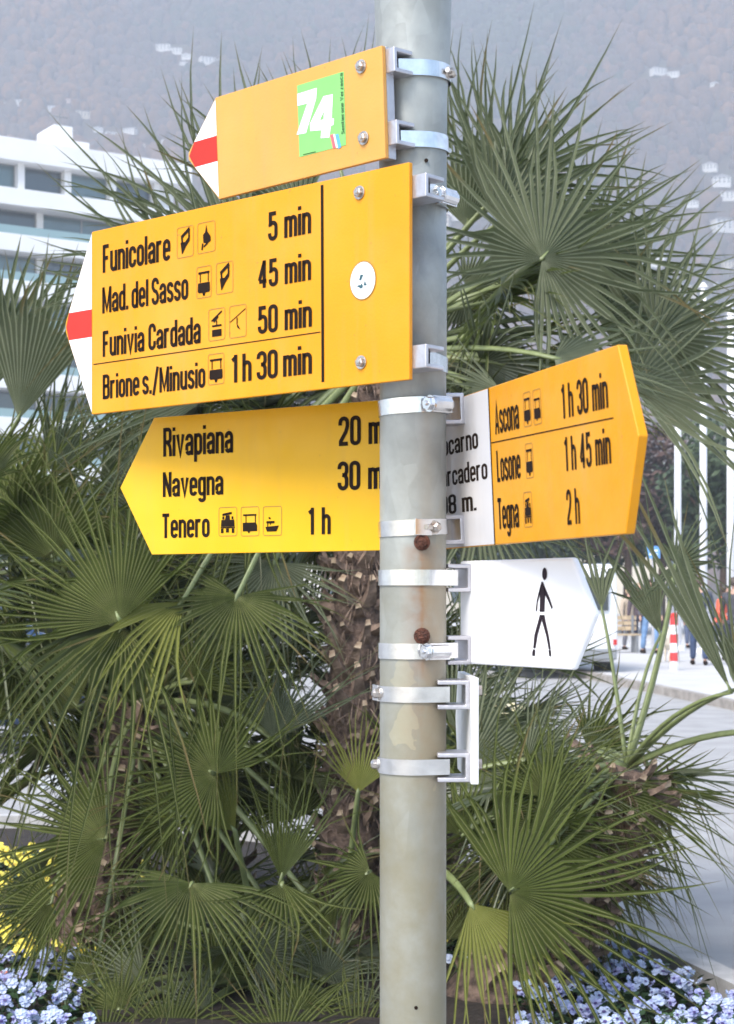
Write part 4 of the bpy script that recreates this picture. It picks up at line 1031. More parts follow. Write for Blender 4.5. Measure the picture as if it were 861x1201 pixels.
# ---- sign C: three places, behind the post
zb = CAMH + .0574 * 1.0265
SC_ = Sign('direction_sign', 'all yellow arrow sign reading Rivapiana Navegna Tenero, pointing left behind the post', Vector((.0169, 2.053, zb - .003)), (.828, -.561)); SC_.th = .006
M_BY = mat('bright_yellow_enamel', (.70, .385, .004), .38, var=.05, scale=7, coat=.05, spec=.3); wear(M_BY, .5)
HC = .181; xl = SC_.at(178, 568)[0]; xt = SC_.at(141, 567)[0]
SC_.board([(.088, 0), (.088, HC), (xl + .004, HC), (xt, HC / 2), (xl, 0)], .006, M_BY)
SC_.text('Rivapiana', (192, 536), (273.5, 530.5), 502.5)
SC_.text('20 min', (397.5, 522.5), (468, 519.5), 488.5)
SC_.text('Navegna', (191.5, 583), (262, 580), 554)
SC_.text('30 min', (396.5, 574.5), (468, 573), 541)
SC_.text('Tenero', (190, 631.5), (246, 629.5), 603)
SC_.text('1 h', (361, 627), (388, 626.5), 595.5, sp=.3)
SC_.icon('train', 257, 278, 595, 628.5); SC_.icon('bus', 283, 304, 594.5, 628.5); SC_.icon('boat', 309, 330.5, 594, 628)

# ---- sign D2: right-hand yellow sign with the white name panel
u = Vector((.283, -.959)); T0 = Vector((.0978, 2.0264))
lo = -.07
org = T0 + u * lo
zb = CAMH + .0583
SR = Sign('direction_sign', 'yellow and white arrow sign reading Ascona Losone Tegna, pointing right', Vector((org.x, org.y, zb - .001)), (u.x, u.y), lean=rad(2.6)); SR.th = .010
HR = .173; xw = SR.at(577, 548)[0]; xc = SR.at(729, 520)[0]; xt = SR.at(749, 518)[0]
SR.board([(.0, 0), (0, HR), (xc, HR), (xt, HR / 2), (xc, 0)], .010, M_YELLOW, bevel=.0012)
SR.flat([(.0015, .001), (xw, .001), (xw, HR - .001), (.0015, HR - .001)], M_GREYWHITE, 'white_name_panel')
b = MB(); ribbon(b, [Vector((xw, 0)), Vector((xw, HR))], .0012, lambda v: (v.x, -.0006, v.y)); b.build('printed_line', M_BLACK, SR.o, recalc=False)
SR.text('Ascona', (581.5, 509.5), (609.5, 502.5), 472, bold=1.05)
SR.text('Losone', (584, 565.5), (611.5, 560.5), 528.5, bold=1.05)
SR.text('Tegna', (585, 620.5), (609.5, 618.5), 584, bold=1.05)
SR.text('1 h 30 min', (659.5, 490.5), (714, 479), 450, bold=1.05)
SR.text('1 h 45 min', (663, 552), (717.5, 544), 512, bold=1.05)
SR.text('2 h', (666, 615.5), (681, 614), 574, bold=1.05)
SR.line((576.5, 519.5), (720, 490), .0006)
SR.icon('tram', 614.5, 623, 460, 500); SR.icon('bus', 626, 635, 456.5, 497.5)
SR.icon('tram', 617, 625.5, 520, 560.5); SR.icon('train', 615, 624.5, 577, 618)
# hidden part of the words runs on behind the post
def rtext(txt, px1, y1, capx, name='lettering'):
    a = SR.at(px1, y1); 
    b = MB(); W_ = line_width(txt) * .0235 * 1.0
    lettering(b, txt, a[0] - W_ * rk, a[0], a[1], .0235 * capx); b.build(name, M_BLACK, SR.o, recalc=False)
rk = 1.0
s_c = SR.at(527, 526)[0]; s_e = SR.at(561.5, 525.5)[0]; rk = (s_e - s_c) / (line_width('carno') * .0235)
rtext('Locarno', 561.5, 525.5, 1.0)
s_c = SR.at(525.5, 562)[0]; s_e = SR.at(572.5, 561)[0]; rk = (s_e - s_c) / (line_width('rcadero') * .0235)
rtext('Imbarcadero', 572.5, 561.5, 1.0)
rk = (SR.at(559.5, 598)[0] - SR.at(527, 598)[0]) / (line_width('8 m.') * .0235)
rtext('198 m.', 559.5, 598.5, .96)
def zfor(S, px, py): return S.at(px, py)[1]
clamp(SR, SR.at(539, 480)[0], zfor(SR, 541, 480), -1, 0, screw='worm', sang=38, blen=.034, flange=.0178)
clamp(SR, SR.at(539, 621)[0], zfor(SR, 541, 621), -1, 0, screw='small', sang=36, blen=.034, flange=.0168)

# ---- sign D: white hiker sign
u = Vector((.5115, -.8593)); T0 = Vector((.1077, 1.9845))
SD = Sign('direction_sign', 'white arrow sign with a black walking hiker figure', Vector((T0.x, T0.y, CAMH - .0774)), (u.x, u.y)); SD.th = .009
HD = .119; xc = SD.at(671, 718)[0]; xt = SD.at(697, 718)[0]
SD.board([(0, 0), (0, HD), (xc, HD), (xt, HD / 2), (xc, 0)], .009, mat('bright_white_enamel', (.86, .86, .87), .35, coat=.2, var=.02, scale=9), bevel=.003)
hz_ = lambda x, y: (SD.at(590 + x / 5.74, 640 + y / 5.74)[0], -.0007, SD.at(590 + x / 5.74, 640 + y / 5.74)[1])
M_FIG = mat('figure_print', (.025, .018, .024), .7, spec=.12)
fig = empty('hiker_figure'); fig.parent = SD.o
b = MB(); n = 20; b.add([hz_(283 + 16 * math.cos(k * 6.2832 / n), 190 + 42 * math.sin(k * 6.2832 / n)) for k in range(n)], [tuple(range(n))]); b.build('head', M_FIG, SD.o, recalc=False)
for nm, pl in (('torso', ((262, 243), (272, 243), (292, 300), (285, 345), (282, 445), (249, 445), (252, 350), (247, 310))), ('arm', ((262, 243), (258, 300), (236, 385), (232, 440), (222, 440), (230, 370), (246, 300))), ('arm', ((268, 243), (290, 290), (318, 355), (338, 415), (330, 428), (304, 365), (282, 325))),
               ('leg', ((250, 466), (272, 466), (264, 500), (236, 600), (222, 690), (206, 690), (214, 600), (236, 520))), ('leg', ((264, 466), (282, 466), (290, 510), (312, 610), (324, 695), (310, 700), (294, 610), (266, 510))),
               ('foot', ((205, 696), (220, 700), (218, 742), (200, 742), (199, 720))), ('foot', ((308, 702), (324, 700), (328, 745), (314, 745)))):
    b = MB(); b.add([hz_(*p) for p in pl], [tuple(range(len(pl)))]); b.build(nm, M_FIG, SD.o, recalc=False)
bpy.data.objects.remove(fig)
M_STK = mat('thin_grey_print', (.55, .54, .56), .5)
for p0, p1 in (((222, 450), (186, 690)), ((326, 440), (306, 560))):
    a_, c_2 = hz_(*p0), hz_(*p1); b = MB(); ribbon(b, [Vector((a_[0], a_[2])), Vector((c_2[0], c_2[2]))], .0003, lambda v: (v.x, -.0006, v.y)); b.build('stick', M_STK, SD.o, recalc=False)
clamp(SD, SD.at(545, 678)[0], zfor(SD, 545, 678), -1, 0, screw='none_', sang=150, blen=.028, flange=.0160)
clamp(SD, SD.at(545, 762)[0], zfor(SD, 545, 762), -1, 0, screw='worm', sang=34, blen=.028, flange=.0165)

# ---- sign E: seen edge on, pointing away
X0 = (561.5 - 430.5) / FPX * 1.895
SE = Sign('direction_sign', 'small white sign seen edge on, lowest on the post', Vector((X0, 1.895, CAMH - (920 - 700) / FPX * 1.895)), (-.035, 1.0)); SE.th = .0085
# reading direction runs away from the camera; its face looks right, so the back (y>0) faces the post
HE = (920 - 795) / FPX * 1.895
SE.board([(0, 0), (.17, 0), (.20, HE / 2), (.17, HE), (0, HE)], .0085, M_WHITE, bevel=.0008)
for py in (812, 900):
    z_ = HE - (py - 795) / FPX * 1.895
    b = MB(); b.tube([(.035, 0, z_), (.035, -.002, z_)], .0088, 18); b.tube([(.035, -.002, z_), (.035, -.007, z_)], .0062, 6); b.build('bolt', M_DKSTEEL, SE.o)
for py, sc_ in ((816, 1), (902, 1)):
    z_ = HE - (py - 795) / FPX * 1.895
    clamp(SE, .04, z_, 1, 0, screw='small' if py == 816 else 'hex', sang=-92 if py != 816 else -76, blen=.05, flange=.0162, chan=.036)
# ------------------------------------------------------------------ fan palms
LR = random.Random(21)
M_DRY = leaf_mat('dry_leaf_brown', (.045, .028, .018), (.12, .08, .05), (.15, .11, .07))
def fan_mesh(hub, ax, nr, Rr, half, nseg, droop, cup, rs, fused=.30, tips=1.0, hang=0.0):
    """one pleated palmate blade; hub, ax, nr in the palm's own frame (z up)"""
    bx = nr.cross(ax).normalized()
    me_v, me_f, uv = [], [], []
    dth = 2 * half / nseg; g = Vector((0, 0, -1))
    st = [.015, fused * .35, fused * .7, fused]; sf = [fused + (1 - fused) * k for k in (.28, .55, .78, 1.0)]
    def pos(th, t, L, side_w=0.0, fold=0.0, dr=0.0, tw=0.0):
        d = ax * math.cos(th) + bx * math.sin(th)
        s = bx * math.cos(th) - ax * math.sin(th)
        r = L * t
        p = hub + d * r + nr * (cup * Rr * (abs(math.sin(th)) ** 1.5) * t * t) + s * side_w
        p += nr * fold
        p += g * (droop * Rr * t ** 2.3 * (1 + dr))
        if tw: p += s * tw * Rr * max(0, t - fused) ** 2
        return p
    def Lth(th): return Rr * (.80 + .20 * math.cos(th * .62))
    # fused, pleated part: shared edge columns
    cols = []
    for i in range(nseg * 2 + 1):
        th = -half + dth * i / 2; col = []
        for t in st:
            w = Lth(th) * t * dth
            f = (-.55 * w) if i % 2 else (.18 * w)
            col.append(len(me_v)); me_v.append(pos(th, t, Lth(th), fold=f)); uv.append((.5 if i % 2 else (0.0 if (i // 2) % 2 == 0 else 0.0), t))
        cols.append(col)
    for i in range(nseg * 2):
        for k in range(len(st) - 1):
            a, b2 = cols[i], cols[i + 1]
            me_f.append((a[k], b2[k], b2[k + 1], a[k + 1]))
    for i in range(nseg):
        th = -half + dth * (i + .5); L = Lth(th) * rs.uniform(.88, 1.06); w0 = Lth(th) * fused * dth * .5
        wk = rs.uniform(.66, .96); dr = rs.gauss(.0, .20) + hang * rs.random() + (rs.uniform(.6, 1.6) if rs.random() < .11 else 0); tw = rs.gauss(0, .25) * tips
        L0 = Lth(th); prev = (cols[2 * i][-1], cols[2 * i + 1][-1], cols[2 * i + 2][-1])
        base_ref = pos(th, fused, L0); kink = None
        for k, t in enumerate(sf):
            tt = (t - fused) / (1 - fused); w = w0 * (1 - tt ** 1.7) * wk
            rr = L0 * fused + (L - L0 * fused) * tt; te = t
            d = ax * math.cos(th) + bx * math.sin(th); s = bx * math.cos(th) - ax * math.sin(th)
            c = hub + d * rr + nr * (cup * Rr * (abs(math.sin(th)) ** 1.5) * te * te) + g * (droop * Rr * te ** 2.3 + (dr * (te - fused) ** 1.6 + hang * .5 * tt * tt * (t - fused)) * Rr) + s * (tw * Rr * (te - fused) ** 2)
            c_ = len(me_v)
            if k == len(sf) - 1:
                me_v.append(c); uv.append((.5, 1.0)); me_f += [(prev[0], prev[1], c_), (prev[1], prev[2], c_)]
            else:
                me_v += [c - s * w + nr * .3 * w, c - nr * 1.0 * w, c + s * w + nr * .3 * w]; uv += [(0, t), (.5, t), (0, t)]
                me_f += [(prev[0], prev[1], c_ + 1, c_), (prev[1], prev[2], c_ + 2, c_ + 1)]; prev = (c_, c_ + 1, c_ + 2)
    me = bpy.data.meshes.new('fan_leaf'); me.from_pydata([tuple(v) for v in me_v], [], me_f)
    tone = []
    sr = [rs.random() for _ in range(nseg)]
    for i in range(nseg * 2 + 1): tone += [sr[min(nseg - 1, i // 2)]] * len(st)
    for i in range(nseg): tone += [sr[i]] * 10
    ta = me.attributes.new('segment_tone', 'FLOAT', 'POINT'); ta.data.foreach_set('value', tone)
    ul = me.uv_layers.new(name='UVMap'); li = np.zeros(len(me.loops), dtype=np.int32); me.loops.foreach_get('vertex_index', li)
    ul.data.foreach_set('uv', np.array(uv)[li].reshape(-1)); return me

class Palm:
    def __init__(s, base, crown, label, r0=.12, r1=.11, nstub=150, bend=(0, 0, 0), skirt=0):
        s.base = Vector(base); s.crown = Vector(crown); s.o = empty('fan_palm', s.base, 0, label, 'palm tree', 'fan palms in the flower bed')
        L = s.crown - s.base; bv = Vector(bend)
        pth = lambda t: L * t + bv * (4 * t * (1 - t))
        b = MB(); n = 26; pts = [pth(k / n) for k in range(n + 1)]; rr = [(r0 + (r1 - r0) * k / n) * (1 + .10 * LR.uniform(-1, 1)) * (1.25 - .25 * min(1, k / 4)) for k in range(n + 1)]
        b.tube([Vector((0, 0, -.12))] + pts, [rr[0]] + rr, 16)
        s.trunk = b.build('trunk', M_FIBRE, s.o, smooth=True)
        protos_ = []
        for _ in range(6):
            m_ = MB(); w = LR.uniform(.026, .036); l = LR.uniform(.055, .10); h = LR.uniform(.012, .018)
            vs = [(0, -w, -h), (0, w, -h), (0, w * .9, h), (0, -w * .9, h), (l * .6, -w * .62, -h * .7 + l * .30), (l * .6, w * .62, -h * .7 + l * .30), (l * .6, w * .5, h * .8 + l * .3), (l * .6, -w * .5, h * .8 + l * .3),
                  (l, -w * .50, l * .62 - h * .6), (l, w * .42, l * .66 - h * .6), (l * 1.0, w * .3, l * .72 + h * .5), (l * 1.02, -w * .3, l * .70 + h * .5)]
            m_.add(vs[:8], [(0, 4, 5, 1), (2, 6, 7, 3), (1, 5, 6, 2), (0, 3, 7, 4)], 0)
            m_.add(vs[4:], [(0, 4, 5, 1), (2, 6, 7, 3), (1, 5, 6, 2), (0, 3, 7, 4)], 0); m_.add(vs[8:], [(0, 1, 2, 3)], 1)
            me = m_.mesh('old_leaf_base'); me.materials.append(M_STUB); me.materials.append(M_CUT); me.polygons.foreach_set('material_index', m_.mi); protos_.append(me)
        for k in range(nstub):
            t = min(.995, max(.005, (k + .5 + LR.uniform(-3, 3)) / nstub)); a = k * 2.39996; p = pth(t); tg = (pth(min(1, t + .02)) - pth(t - .02)).normalized()
            e1 = Vector((0, -1, 0)).cross(tg).normalized(); e2 = tg.cross(e1)
            d = e1 * math.cos(a) + e2 * math.sin(a); sd_ = tg.cross(d)
            Mx = Matrix((d, sd_, tg)).transposed().to_4x4(); Mx.translation = p + d * ((r0 + (r1 - r0) * t) * .90)
            Mx = Mx @ Matrix.Rotation(LR.uniform(-.5, .35), 4, 'Y') @ Matrix.Rotation(LR.uniform(-.6, .6), 4, 'X') @ Matrix.Scale(LR.uniform(.55, 1.2), 4)
            q = bpy.data.objects.new('old_leaf_base', LR.choice(protos_)); COL.objects.link(q); q.parent = s.trunk; q.matrix_local = Mx
    def fibres(s, n, r):
        b = MB(); L_ = s.crown - s.base
        for _ in range(n):
            t = LR.random(); a = LR.uniform(0, 6.28); p = L_ * t; o = Vector((math.cos(a), math.sin(a), 0)); q = p + o * r * .98
            l = LR.uniform(.04, .13); e = q + o * LR.uniform(.01, .05) + Vector((LR.gauss(0, .025), LR.gauss(0, .025), LR.choice((-1, -1, 1)) * l)); w = Vector((-o.y, o.x, 0)) * LR.uniform(.0012, .003)
            mid = (q + e) * .5 + o * .018
            b.add([q - w, q + w, mid + w, mid - w, e], [(0, 1, 2, 3), (3, 2, 4)])
        tag(b.build('loose_fibre', M_STUB, s.o, recalc=False), kind='stuff')
    def dry(s, n, t0, t1):
        """dead leaves hanging against the trunk"""
        L_ = s.crown - s.base
        for _ in range(n):
            t = LR.uniform(t0, t1); a = LR.uniform(0, 6.28); hub = L_ * t + Vector((math.cos(a) * .15, math.sin(a) * .15, .02))
            ax = Vector((math.cos(a) * .35, math.sin(a) * .35, -1)).normalized(); nr = Vector((math.cos(a), math.sin(a), .3)); nr = (nr - ax * nr.dot(ax)).normalized()
            me = fan_mesh(hub, ax, nr, LR.uniform(.16, .30), rad(LR.uniform(12, 30)), 6, .05, .3, LR, tips=3, fused=.2)
            me.materials.append(M_DRY); o = bpy.data.objects.new('dry_leaf', me); COL.objects.link(o); o.parent = s.o
    def leaf(s, px, py, Y, ang, Rpx, half, yaw=0, pitch=0, droop=.12, cup=.12, nseg=None, m=None, hang=0.0, fused=.30, stalk=None, sk=.012):
        hub = P(px, py, Y) - s.base; Rr = Rpx / FPX * Y
        n = Vector((math.sin(rad(yaw)) * math.cos(rad(pitch)), -math.cos(rad(yaw)) * math.cos(rad(pitch)), math.sin(rad(pitch))))
        a = Vector((math.cos(rad(ang)), 0, math.sin(rad(ang)))); a = (a - n * a.dot(n)).normalized()
        # keep the apparent length of the axis in the picture plane
        k = math.sqrt(a.x ** 2 + a.z ** 2); Rr = min(Rr / max(k, .6), Rr * 1.35)
        nseg = int(1.12 * nseg) if nseg else max(14, int(half / 180 * 58))
        me = fan_mesh(hub, a, n, Rr, rad(half), nseg, droop, cup, LR, hang=hang, fused=fused)
        mm = m or LR.choice([M_LEAF, M_LEAF, M_LEAFG]); me.materials.append(mm)
        o = bpy.data.objects.new('fan_leaf', me); COL.objects.link(o); o.parent = s.o
        c = (Vector(stalk) - s.base) if stalk else s.crown - s.base
        out = hub - c; mid = c + out * .5 + Vector((0, 0, .10 * out.length)) + (-a) * (-.08) * out.length
        b = MB(); pts = []
        for k in range(9):
            t = k / 8; pts.append(c * (1 - t) ** 2 + mid * 2 * t * (1 - t) + hub * t * t)
        b.tube(pts + [hub + a * Rr * .05], [sk * 1.5 - sk * .6 * k / 8 for k in range(9)] + [.003], 7, sq=.6)
        b.build('leaf_stalk', M_STALK, o, smooth=True)
        # pale hastula where the blade begins
        return o
    def fill(s, n, rad_, up=(-60, 80), depth=(0, .6), m=None, rp=(.42, .62), az=(0, 360), zshift=0.0):
        for _ in range(n):
            azm = rad(LR.uniform(*az)); el_ = rad(LR.uniform(*up)); d = Vector((math.cos(azm) * math.cos(el_), math.sin(azm) * math.cos(el_), math.sin(el_)))
            c = s.crown - s.base + Vector((0, 0, zshift)); hub = c + d * LR.uniform(*rad_)
            ax = (d + Vector((LR.gauss(0, .2), LR.gauss(0, .2), LR.gauss(0, .2)))).normalized()
            up_ = Vector((0, 0, 1)) - ax * ax.z
            nr = up_.normalized() if up_.length > .15 else Vector((0, -1, 0))
            nr = (nr + Vector((LR.gauss(0, .35), LR.gauss(0, .35), 0))); nr = (nr - ax * nr.dot(ax)).normalized()
            Rr = LR.uniform(*rp); half = LR.uniform(70, 140)
            me = fan_mesh(hub, ax, nr, Rr, rad(half), int(half / 180 * 54), LR.uniform(.1, .3), LR.uniform(.05, .25), LR)
            me.materials.append(m or LR.choice([M_LEAF, M_LEAF, M_LEAFG]))
            o = bpy.data.objects.new('fan_leaf', me); COL.objects.link(o); o.parent = s.o
            mid = c + (hub - c) * .5 + Vector((0, 0, .06)); b = MB(); b.tube([c, (c + mid) / 2 + Vector((0, 0, .01)), mid, (mid + hub) / 2, hub], [.018, .015, .013, .011, .008], 6, sq=.6); b.build('leaf_stalk', M_STALK, o, smooth=True)

Z1 = 6.7
P1 = Palm((P(412, 1240, Z1).x, Z1, .02), P(440, 420, Z1), 'tall middle fan palm whose shaggy trunk stands directly left of the post', .115, .10, 280, bend=(-.03, 0, 0))
P1.fibres(900, .12)
G, Yl, Lg = M_LEAFG, M_LEAFY, M_LEAF
L = P1.leaf
L(636, 303, 6.35, 52, 235, 155, 8, 12, .05, .10, m=G, nseg=42)
L(548, 268, 6.9, 82, 235, 52, -25, -5, .05, .25, m=G, nseg=18)
L(600, 215, 6.75, 66, 190, 95, 5, 8, .06, .15, m=G, nseg=28)
L(690, 300, 6.8, 40, 185, 100, 10, 10, .08, .15, m=G, nseg=30)
L(585, 262, 6.6, 62, 235, 62, 20, 0, .06, .3, m=G, nseg=20)
L(770, 395, 6.7, 28, 190, 85, 10, 15, .10, .2, m=G, nseg=22)
L(700, 372, 6.9, 26, 225, 85, 15, 15, .10, .2, m=G, nseg=24)
L(742, 452, 6.5, 12, 225, 75, 10, 30, .12, .2, m=G, nseg=22)
L(650, 420, 6.2, -10, 170, 80, 0, 45, .22, .2, m=G)
L(548, 342, 6.9, -40, 120, 150, -10, 0, .05, .1, m=G)
L(590, 460, 6.3, 205, 120, 80, 0, 30, .15, .1)
L(610, 430, 6.5, -35, 170, 70, 0, 20, .2, .1)
L(352, 262, 6.6, 112, 225, 44, 10, 5, .04, .2, m=G, nseg=13)
L(285, 312, 6.5, 138, 262, 55, 10, 10, .05, .2, m=G, nseg=19)
L(215, 330, 6.6, 150, 190, 60, 0, 10, .08, .15, m=G, nseg=20)
L(330, 300, 6.9, 125, 240, 50, 0, 10, .05, .2, m=G, nseg=17)
L(300, 355, 6.4, 160, 268, 36, 0, 15, .08, .2, m=G, nseg=14)
L(400, 200, 7.0, 95, 160, 40, -10, 0, .04, .2, m=G, nseg=16)
L(250, 462, 6.3, 186, 215, 34, 0, 25, .22, .15, m=G, nseg=16)
L(300, 560, 6.5, 215, 170, 80, 0, 30, .2, .1)
L(278, 700, 6.2, 258, 122, 125, 0, 38, .28, .15)
L(322, 660, 6.5, 262, 110, 100, 0, 30, .25, .15)
L(214, 706, 6.2, 232, 125, 38, 20, 40, .3, .1, m=Yl, nseg=12)
L(560, 590, 6.6, -60, 150, 90, 0, 20, .2, .1)
P1.fill(40, (.35, .8), (-35, 32), rp=(.42, .62), az=(-20, 200), m=None)
P1.fill(16, (.35, .7), (-70, -5), rp=(.38, .55), az=(10, 170), zshift=-.1)

Z3 = 6.9
P3 = Palm((P(96, 1190, Z3).x, Z3, .02), P(165, 830, Z3), 'left fan palm with a short leaning trunk above the yellow pansies', .15, .12, 150)
L = P3.leaf
L(141, 728, 6.1, 118, 250, 78, -8, 10, .08, .2, m=Lg, nseg=40)
L(145, 735, 6.15, 250, 165, 70, 0, 45, .38, .1, m=Lg, hang=.6, nseg=20)
L(252, 908, 6.0, 148, 175, 135, 0, 8, .10, .12, m=Lg, nseg=46)
L(124, 985, 6.1, 176, 200, 85, -15, 15, .12, .2, m=Lg, nseg=34)
L(90, 830, 6.6, 130, 180, 60, -20, 15, .1, .2, nseg=24)
L(322, 868, 6.3, 78, 165, 52, 15, 0, .08, .35, nseg=24)
L(172, 610, 6.9, 80, 190, 70, 10, 5, .1, .2, nseg=26)
L(62, 655, 6.8, 105, 220, 70, -10, 10, .1, .2, nseg=26)
L(296, 628, 6.9, 88, 190, 80, 0, 5, .1, .2, nseg=28)
L(30, 760, 7.0, 170, 180, 80, -15, 20, .15, .2)
L(225, 800, 6.7, 60, 150, 80, 0, 10, .1, .2)
P3.fill(38, (.3, .8), (-35, 70), rp=(.40, .60), az=(-20, 200))
P3.fill(10, (.3, .65), (-75, -10), rp=(.35, .5), az=(10, 190))

Z5 = 7.3
P5 = Palm((P(-130, 1150, Z5).x, Z5, .02), P(-60, 690, Z5), 'palm cut off by the left edge, only its upright leaves reach in', .13, .12, 60)
L = P5.leaf
L(22, 492, 7.0, 76, 205, 34, -15, 0, .03, .35, m=G, nseg=18, fused=.55)
L(-18, 470, 7.1, 92, 210, 40, 10, 0, .03, .3, m=G, nseg=18, fused=.55)
L(62, 560, 7.2, 62, 190, 40, -10, 0, .05, .3, m=G, nseg=18)
L(10, 600, 7.0, 60, 180, 80, -20, 10, .1, .2)
L(5, 820, 6.9, 20, 150, 60, 0, 20, .2, .2)
P5.fill(16, (.5, 1.0), (-30, 60), rp=(.4, .6), az=(-70, 110))

Z4 = 6.35
P4 = Palm((P(318, 1215, Z4).x, Z4, .02), P(315, 1150, Z4), 'low young fan palm shooting up between the trunks at the bottom', .10, .09, 34)
L = P4.leaf
L(330, 1032, 5.9, 82, 180, 34, 20, 0, .05, .35, m=Lg, nseg=20)
L(331, 1036, 5.88, 268, 105, 70, 0, 20, .1, .1, m=Lg, nseg=14)
L(224, 1036, 5.9, 262, 120, 105, 0, 50, .30, .15, m=Lg, nseg=30)
L(276, 975, 6.1, 128, 170, 40, 15, 5, .08, .3, m=Yl, nseg=20)
L(434, 1022, 5.9, 218, 105, 112, -15, 10, .08, .15, m=Lg, nseg=26)
L(420, 930, 6.1, 85, 110, 50, 20, 5, .08, .3, m=Yl, nseg=20, stalk=tuple(P(400, 1150, 6.3)))
L(168, 1152, 6.0, 185, 120, 90, 0, 25, .15, .15, nseg=28)
L(300, 1120, 6.0, 10, 100, 100, 0, 30, .2, .15, nseg=28)
L(240, 1190, 5.9, 160, 110, 90, 0, 30, .2, .15, nseg=28)
L(380, 1150, 6.0, 60, 100, 90, 0, 20, .2, .15, nseg=26)
L(140, 1185, 5.9, 150, 95, 110, 0, 30, .15, .15, nseg=28)
L(350, 1190, 5.9, 80, 90, 110, 0, 25, .15, .15, nseg=26)
L(420, 1195, 5.95, 100, 80, 100, 0, 20, .15, .15, nseg=24)
L(255, 1140, 6.1, 70, 110, 80, 0, 15, .15, .15, nseg=24)
L(200, 1222, 5.75, 95, 120, 100, 0, 20, .15, .15, m=Lg, nseg=30)
L(330, 1228, 5.7, 80, 120, 100, 0, 20, .15, .15, m=Lg, nseg=30)
L(120, 1232, 5.7, 75, 100, 90, 0, 20, .15, .15, m=Lg, nseg=26)
L(418, 1230, 5.8, 105, 110, 90, 0, 20, .15, .15, m=Lg, nseg=26)
P4.fill(10, (.2, .5), (-5, 60), rp=(.22, .34), az=(10, 190))

Z2 = 6.25
P2 = Palm((P(585, 1225, Z2).x, Z2, .02), P(735, 900, Z2), 'right fan palm leaning right over the grey road with a dark shaggy skirt', .17, .13, 230, bend=(.04, 0, -.02))
P2.dry(60, .42, 1.0); P2.fibres(600, .15)
L = P2.leaf
L(598, 1046, 5.55, 18, 245, 112, 6, 12, .10, .12, m=Lg, nseg=38)
L(552, 1060, 5.6, 296, 155, 50, 0, 30, .15, .15, m=Yl, nseg=18, stalk=tuple(P(500, 1010, 6.2)))
L(545, 905, 6.3, 28, 230, 62, -5, 20, .10, .2, m=G, nseg=28)
L(530, 860, 6.5, 55, 170, 50, 0, 15, .10, .2, m=G, nseg=22)
L(640, 935, 5.9, 95, 120, 75, 0, 10, .1, .15, m=Lg, nseg=24)
L(700, 925, 6.1, -12, 190, 34, 0, 30, .30, .1, m=Lg, nseg=16)
L(858, 812, 5.8, 117, 290, 9, 15, 5, .02, .35, m=G, nseg=5, fused=.45)
L(872, 806, 5.9, 62, 190, 60, 15, 10, .05, .3, m=G, nseg=22)
L(792, 662, 6.4, 350, 80, 140, 10, 10, .05, .2, m=G, nseg=26)
L(706, 715, 6.4, 92, 120, 24, 5, 10, .03, .3, m=G, nseg=6, sk=.008)
L(775, 745, 6.5, 110, 190, 22, 5, 5, .05, .3, m=G, nseg=10, sk=.008)
L(628, 978, 5.8, 24, 175, 62, 0, 14, .12, .2, m=Lg, nseg=28)
L(615, 905, 6.0, 30, 165, 58, -5, 12, .10, .2, m=G, nseg=26)
L(575, 960, 5.9, 15, 175, 60, 5, 10, .12, .2, m=Lg, nseg=26)
L(640, 1000, 6.1, 60, 150, 70, 0, 15, .1, .2, m=Lg)
L(905, 860, 5.8, 40, 180, 90, 0, 20, .1, .2, m=G)
L(540, 980, 6.1, 100, 130, 60, 10, 10, .1, .2, m=Lg)
P2.fill(24, (.3, .6), (-55, 0), rp=(.36, .5), az=(40, 250))
P6 = Palm((P(500, 1190, 7.5).x, 7.5, .02), P(520, 900, 7.5), 'palm hidden behind the post, its leaves filling between the others', .12, .11, 60)
P6.fill(34, (.25, .7), (-30, 75), rp=(.4, .58), az=(0, 360))
P4.fill(1, (.2, .3), (0, 40))
for (x_, y_, a_, r_, h_, z_) in ((60, 1060, 200, 120, 90, 6.3), (180, 1110, 120, 130, 100, 6.5), (390, 1090, 150, 110, 90, 6.3), (350, 960, 110, 120, 80, 6.7), (250, 1060, 60, 130, 90, 6.6), (110, 1150, 60, 100, 110, 6.2), (300, 1180, 120, 100, 110, 6.2), (205, 960, 200, 130, 90, 6.6), (400, 1180, 200, 90, 110, 6.3)):
    P3.leaf(x_, y_, z_, a_, r_, h_, LR.uniform(-20, 20), LR.uniform(5, 35), .15, .15, m=M_LEAF)
for (x_, y_, a_, r_, h_, z_) in ((540, 1100, 100, 110, 90, 6.5), (680, 1010, 0, 130, 80, 6.3), (690, 880, 30, 130, 80, 6.6), (740, 930, -10, 130, 70, 6.5)):
    P2.leaf(x_, y_, z_, a_, r_, h_, LR.uniform(-20, 20), LR.uniform(5, 35), .15, .15, m=M_LEAF)
P7 = Palm((P(250, 1190, 7.9).x, 7.9, .02), P(250, 850, 7.9), 'palm at the back of the bed behind the left leaves', .12, .11, 60)
P7.fill(32, (.25, .8), (-30, 75), rp=(.4, .6), az=(0, 360))
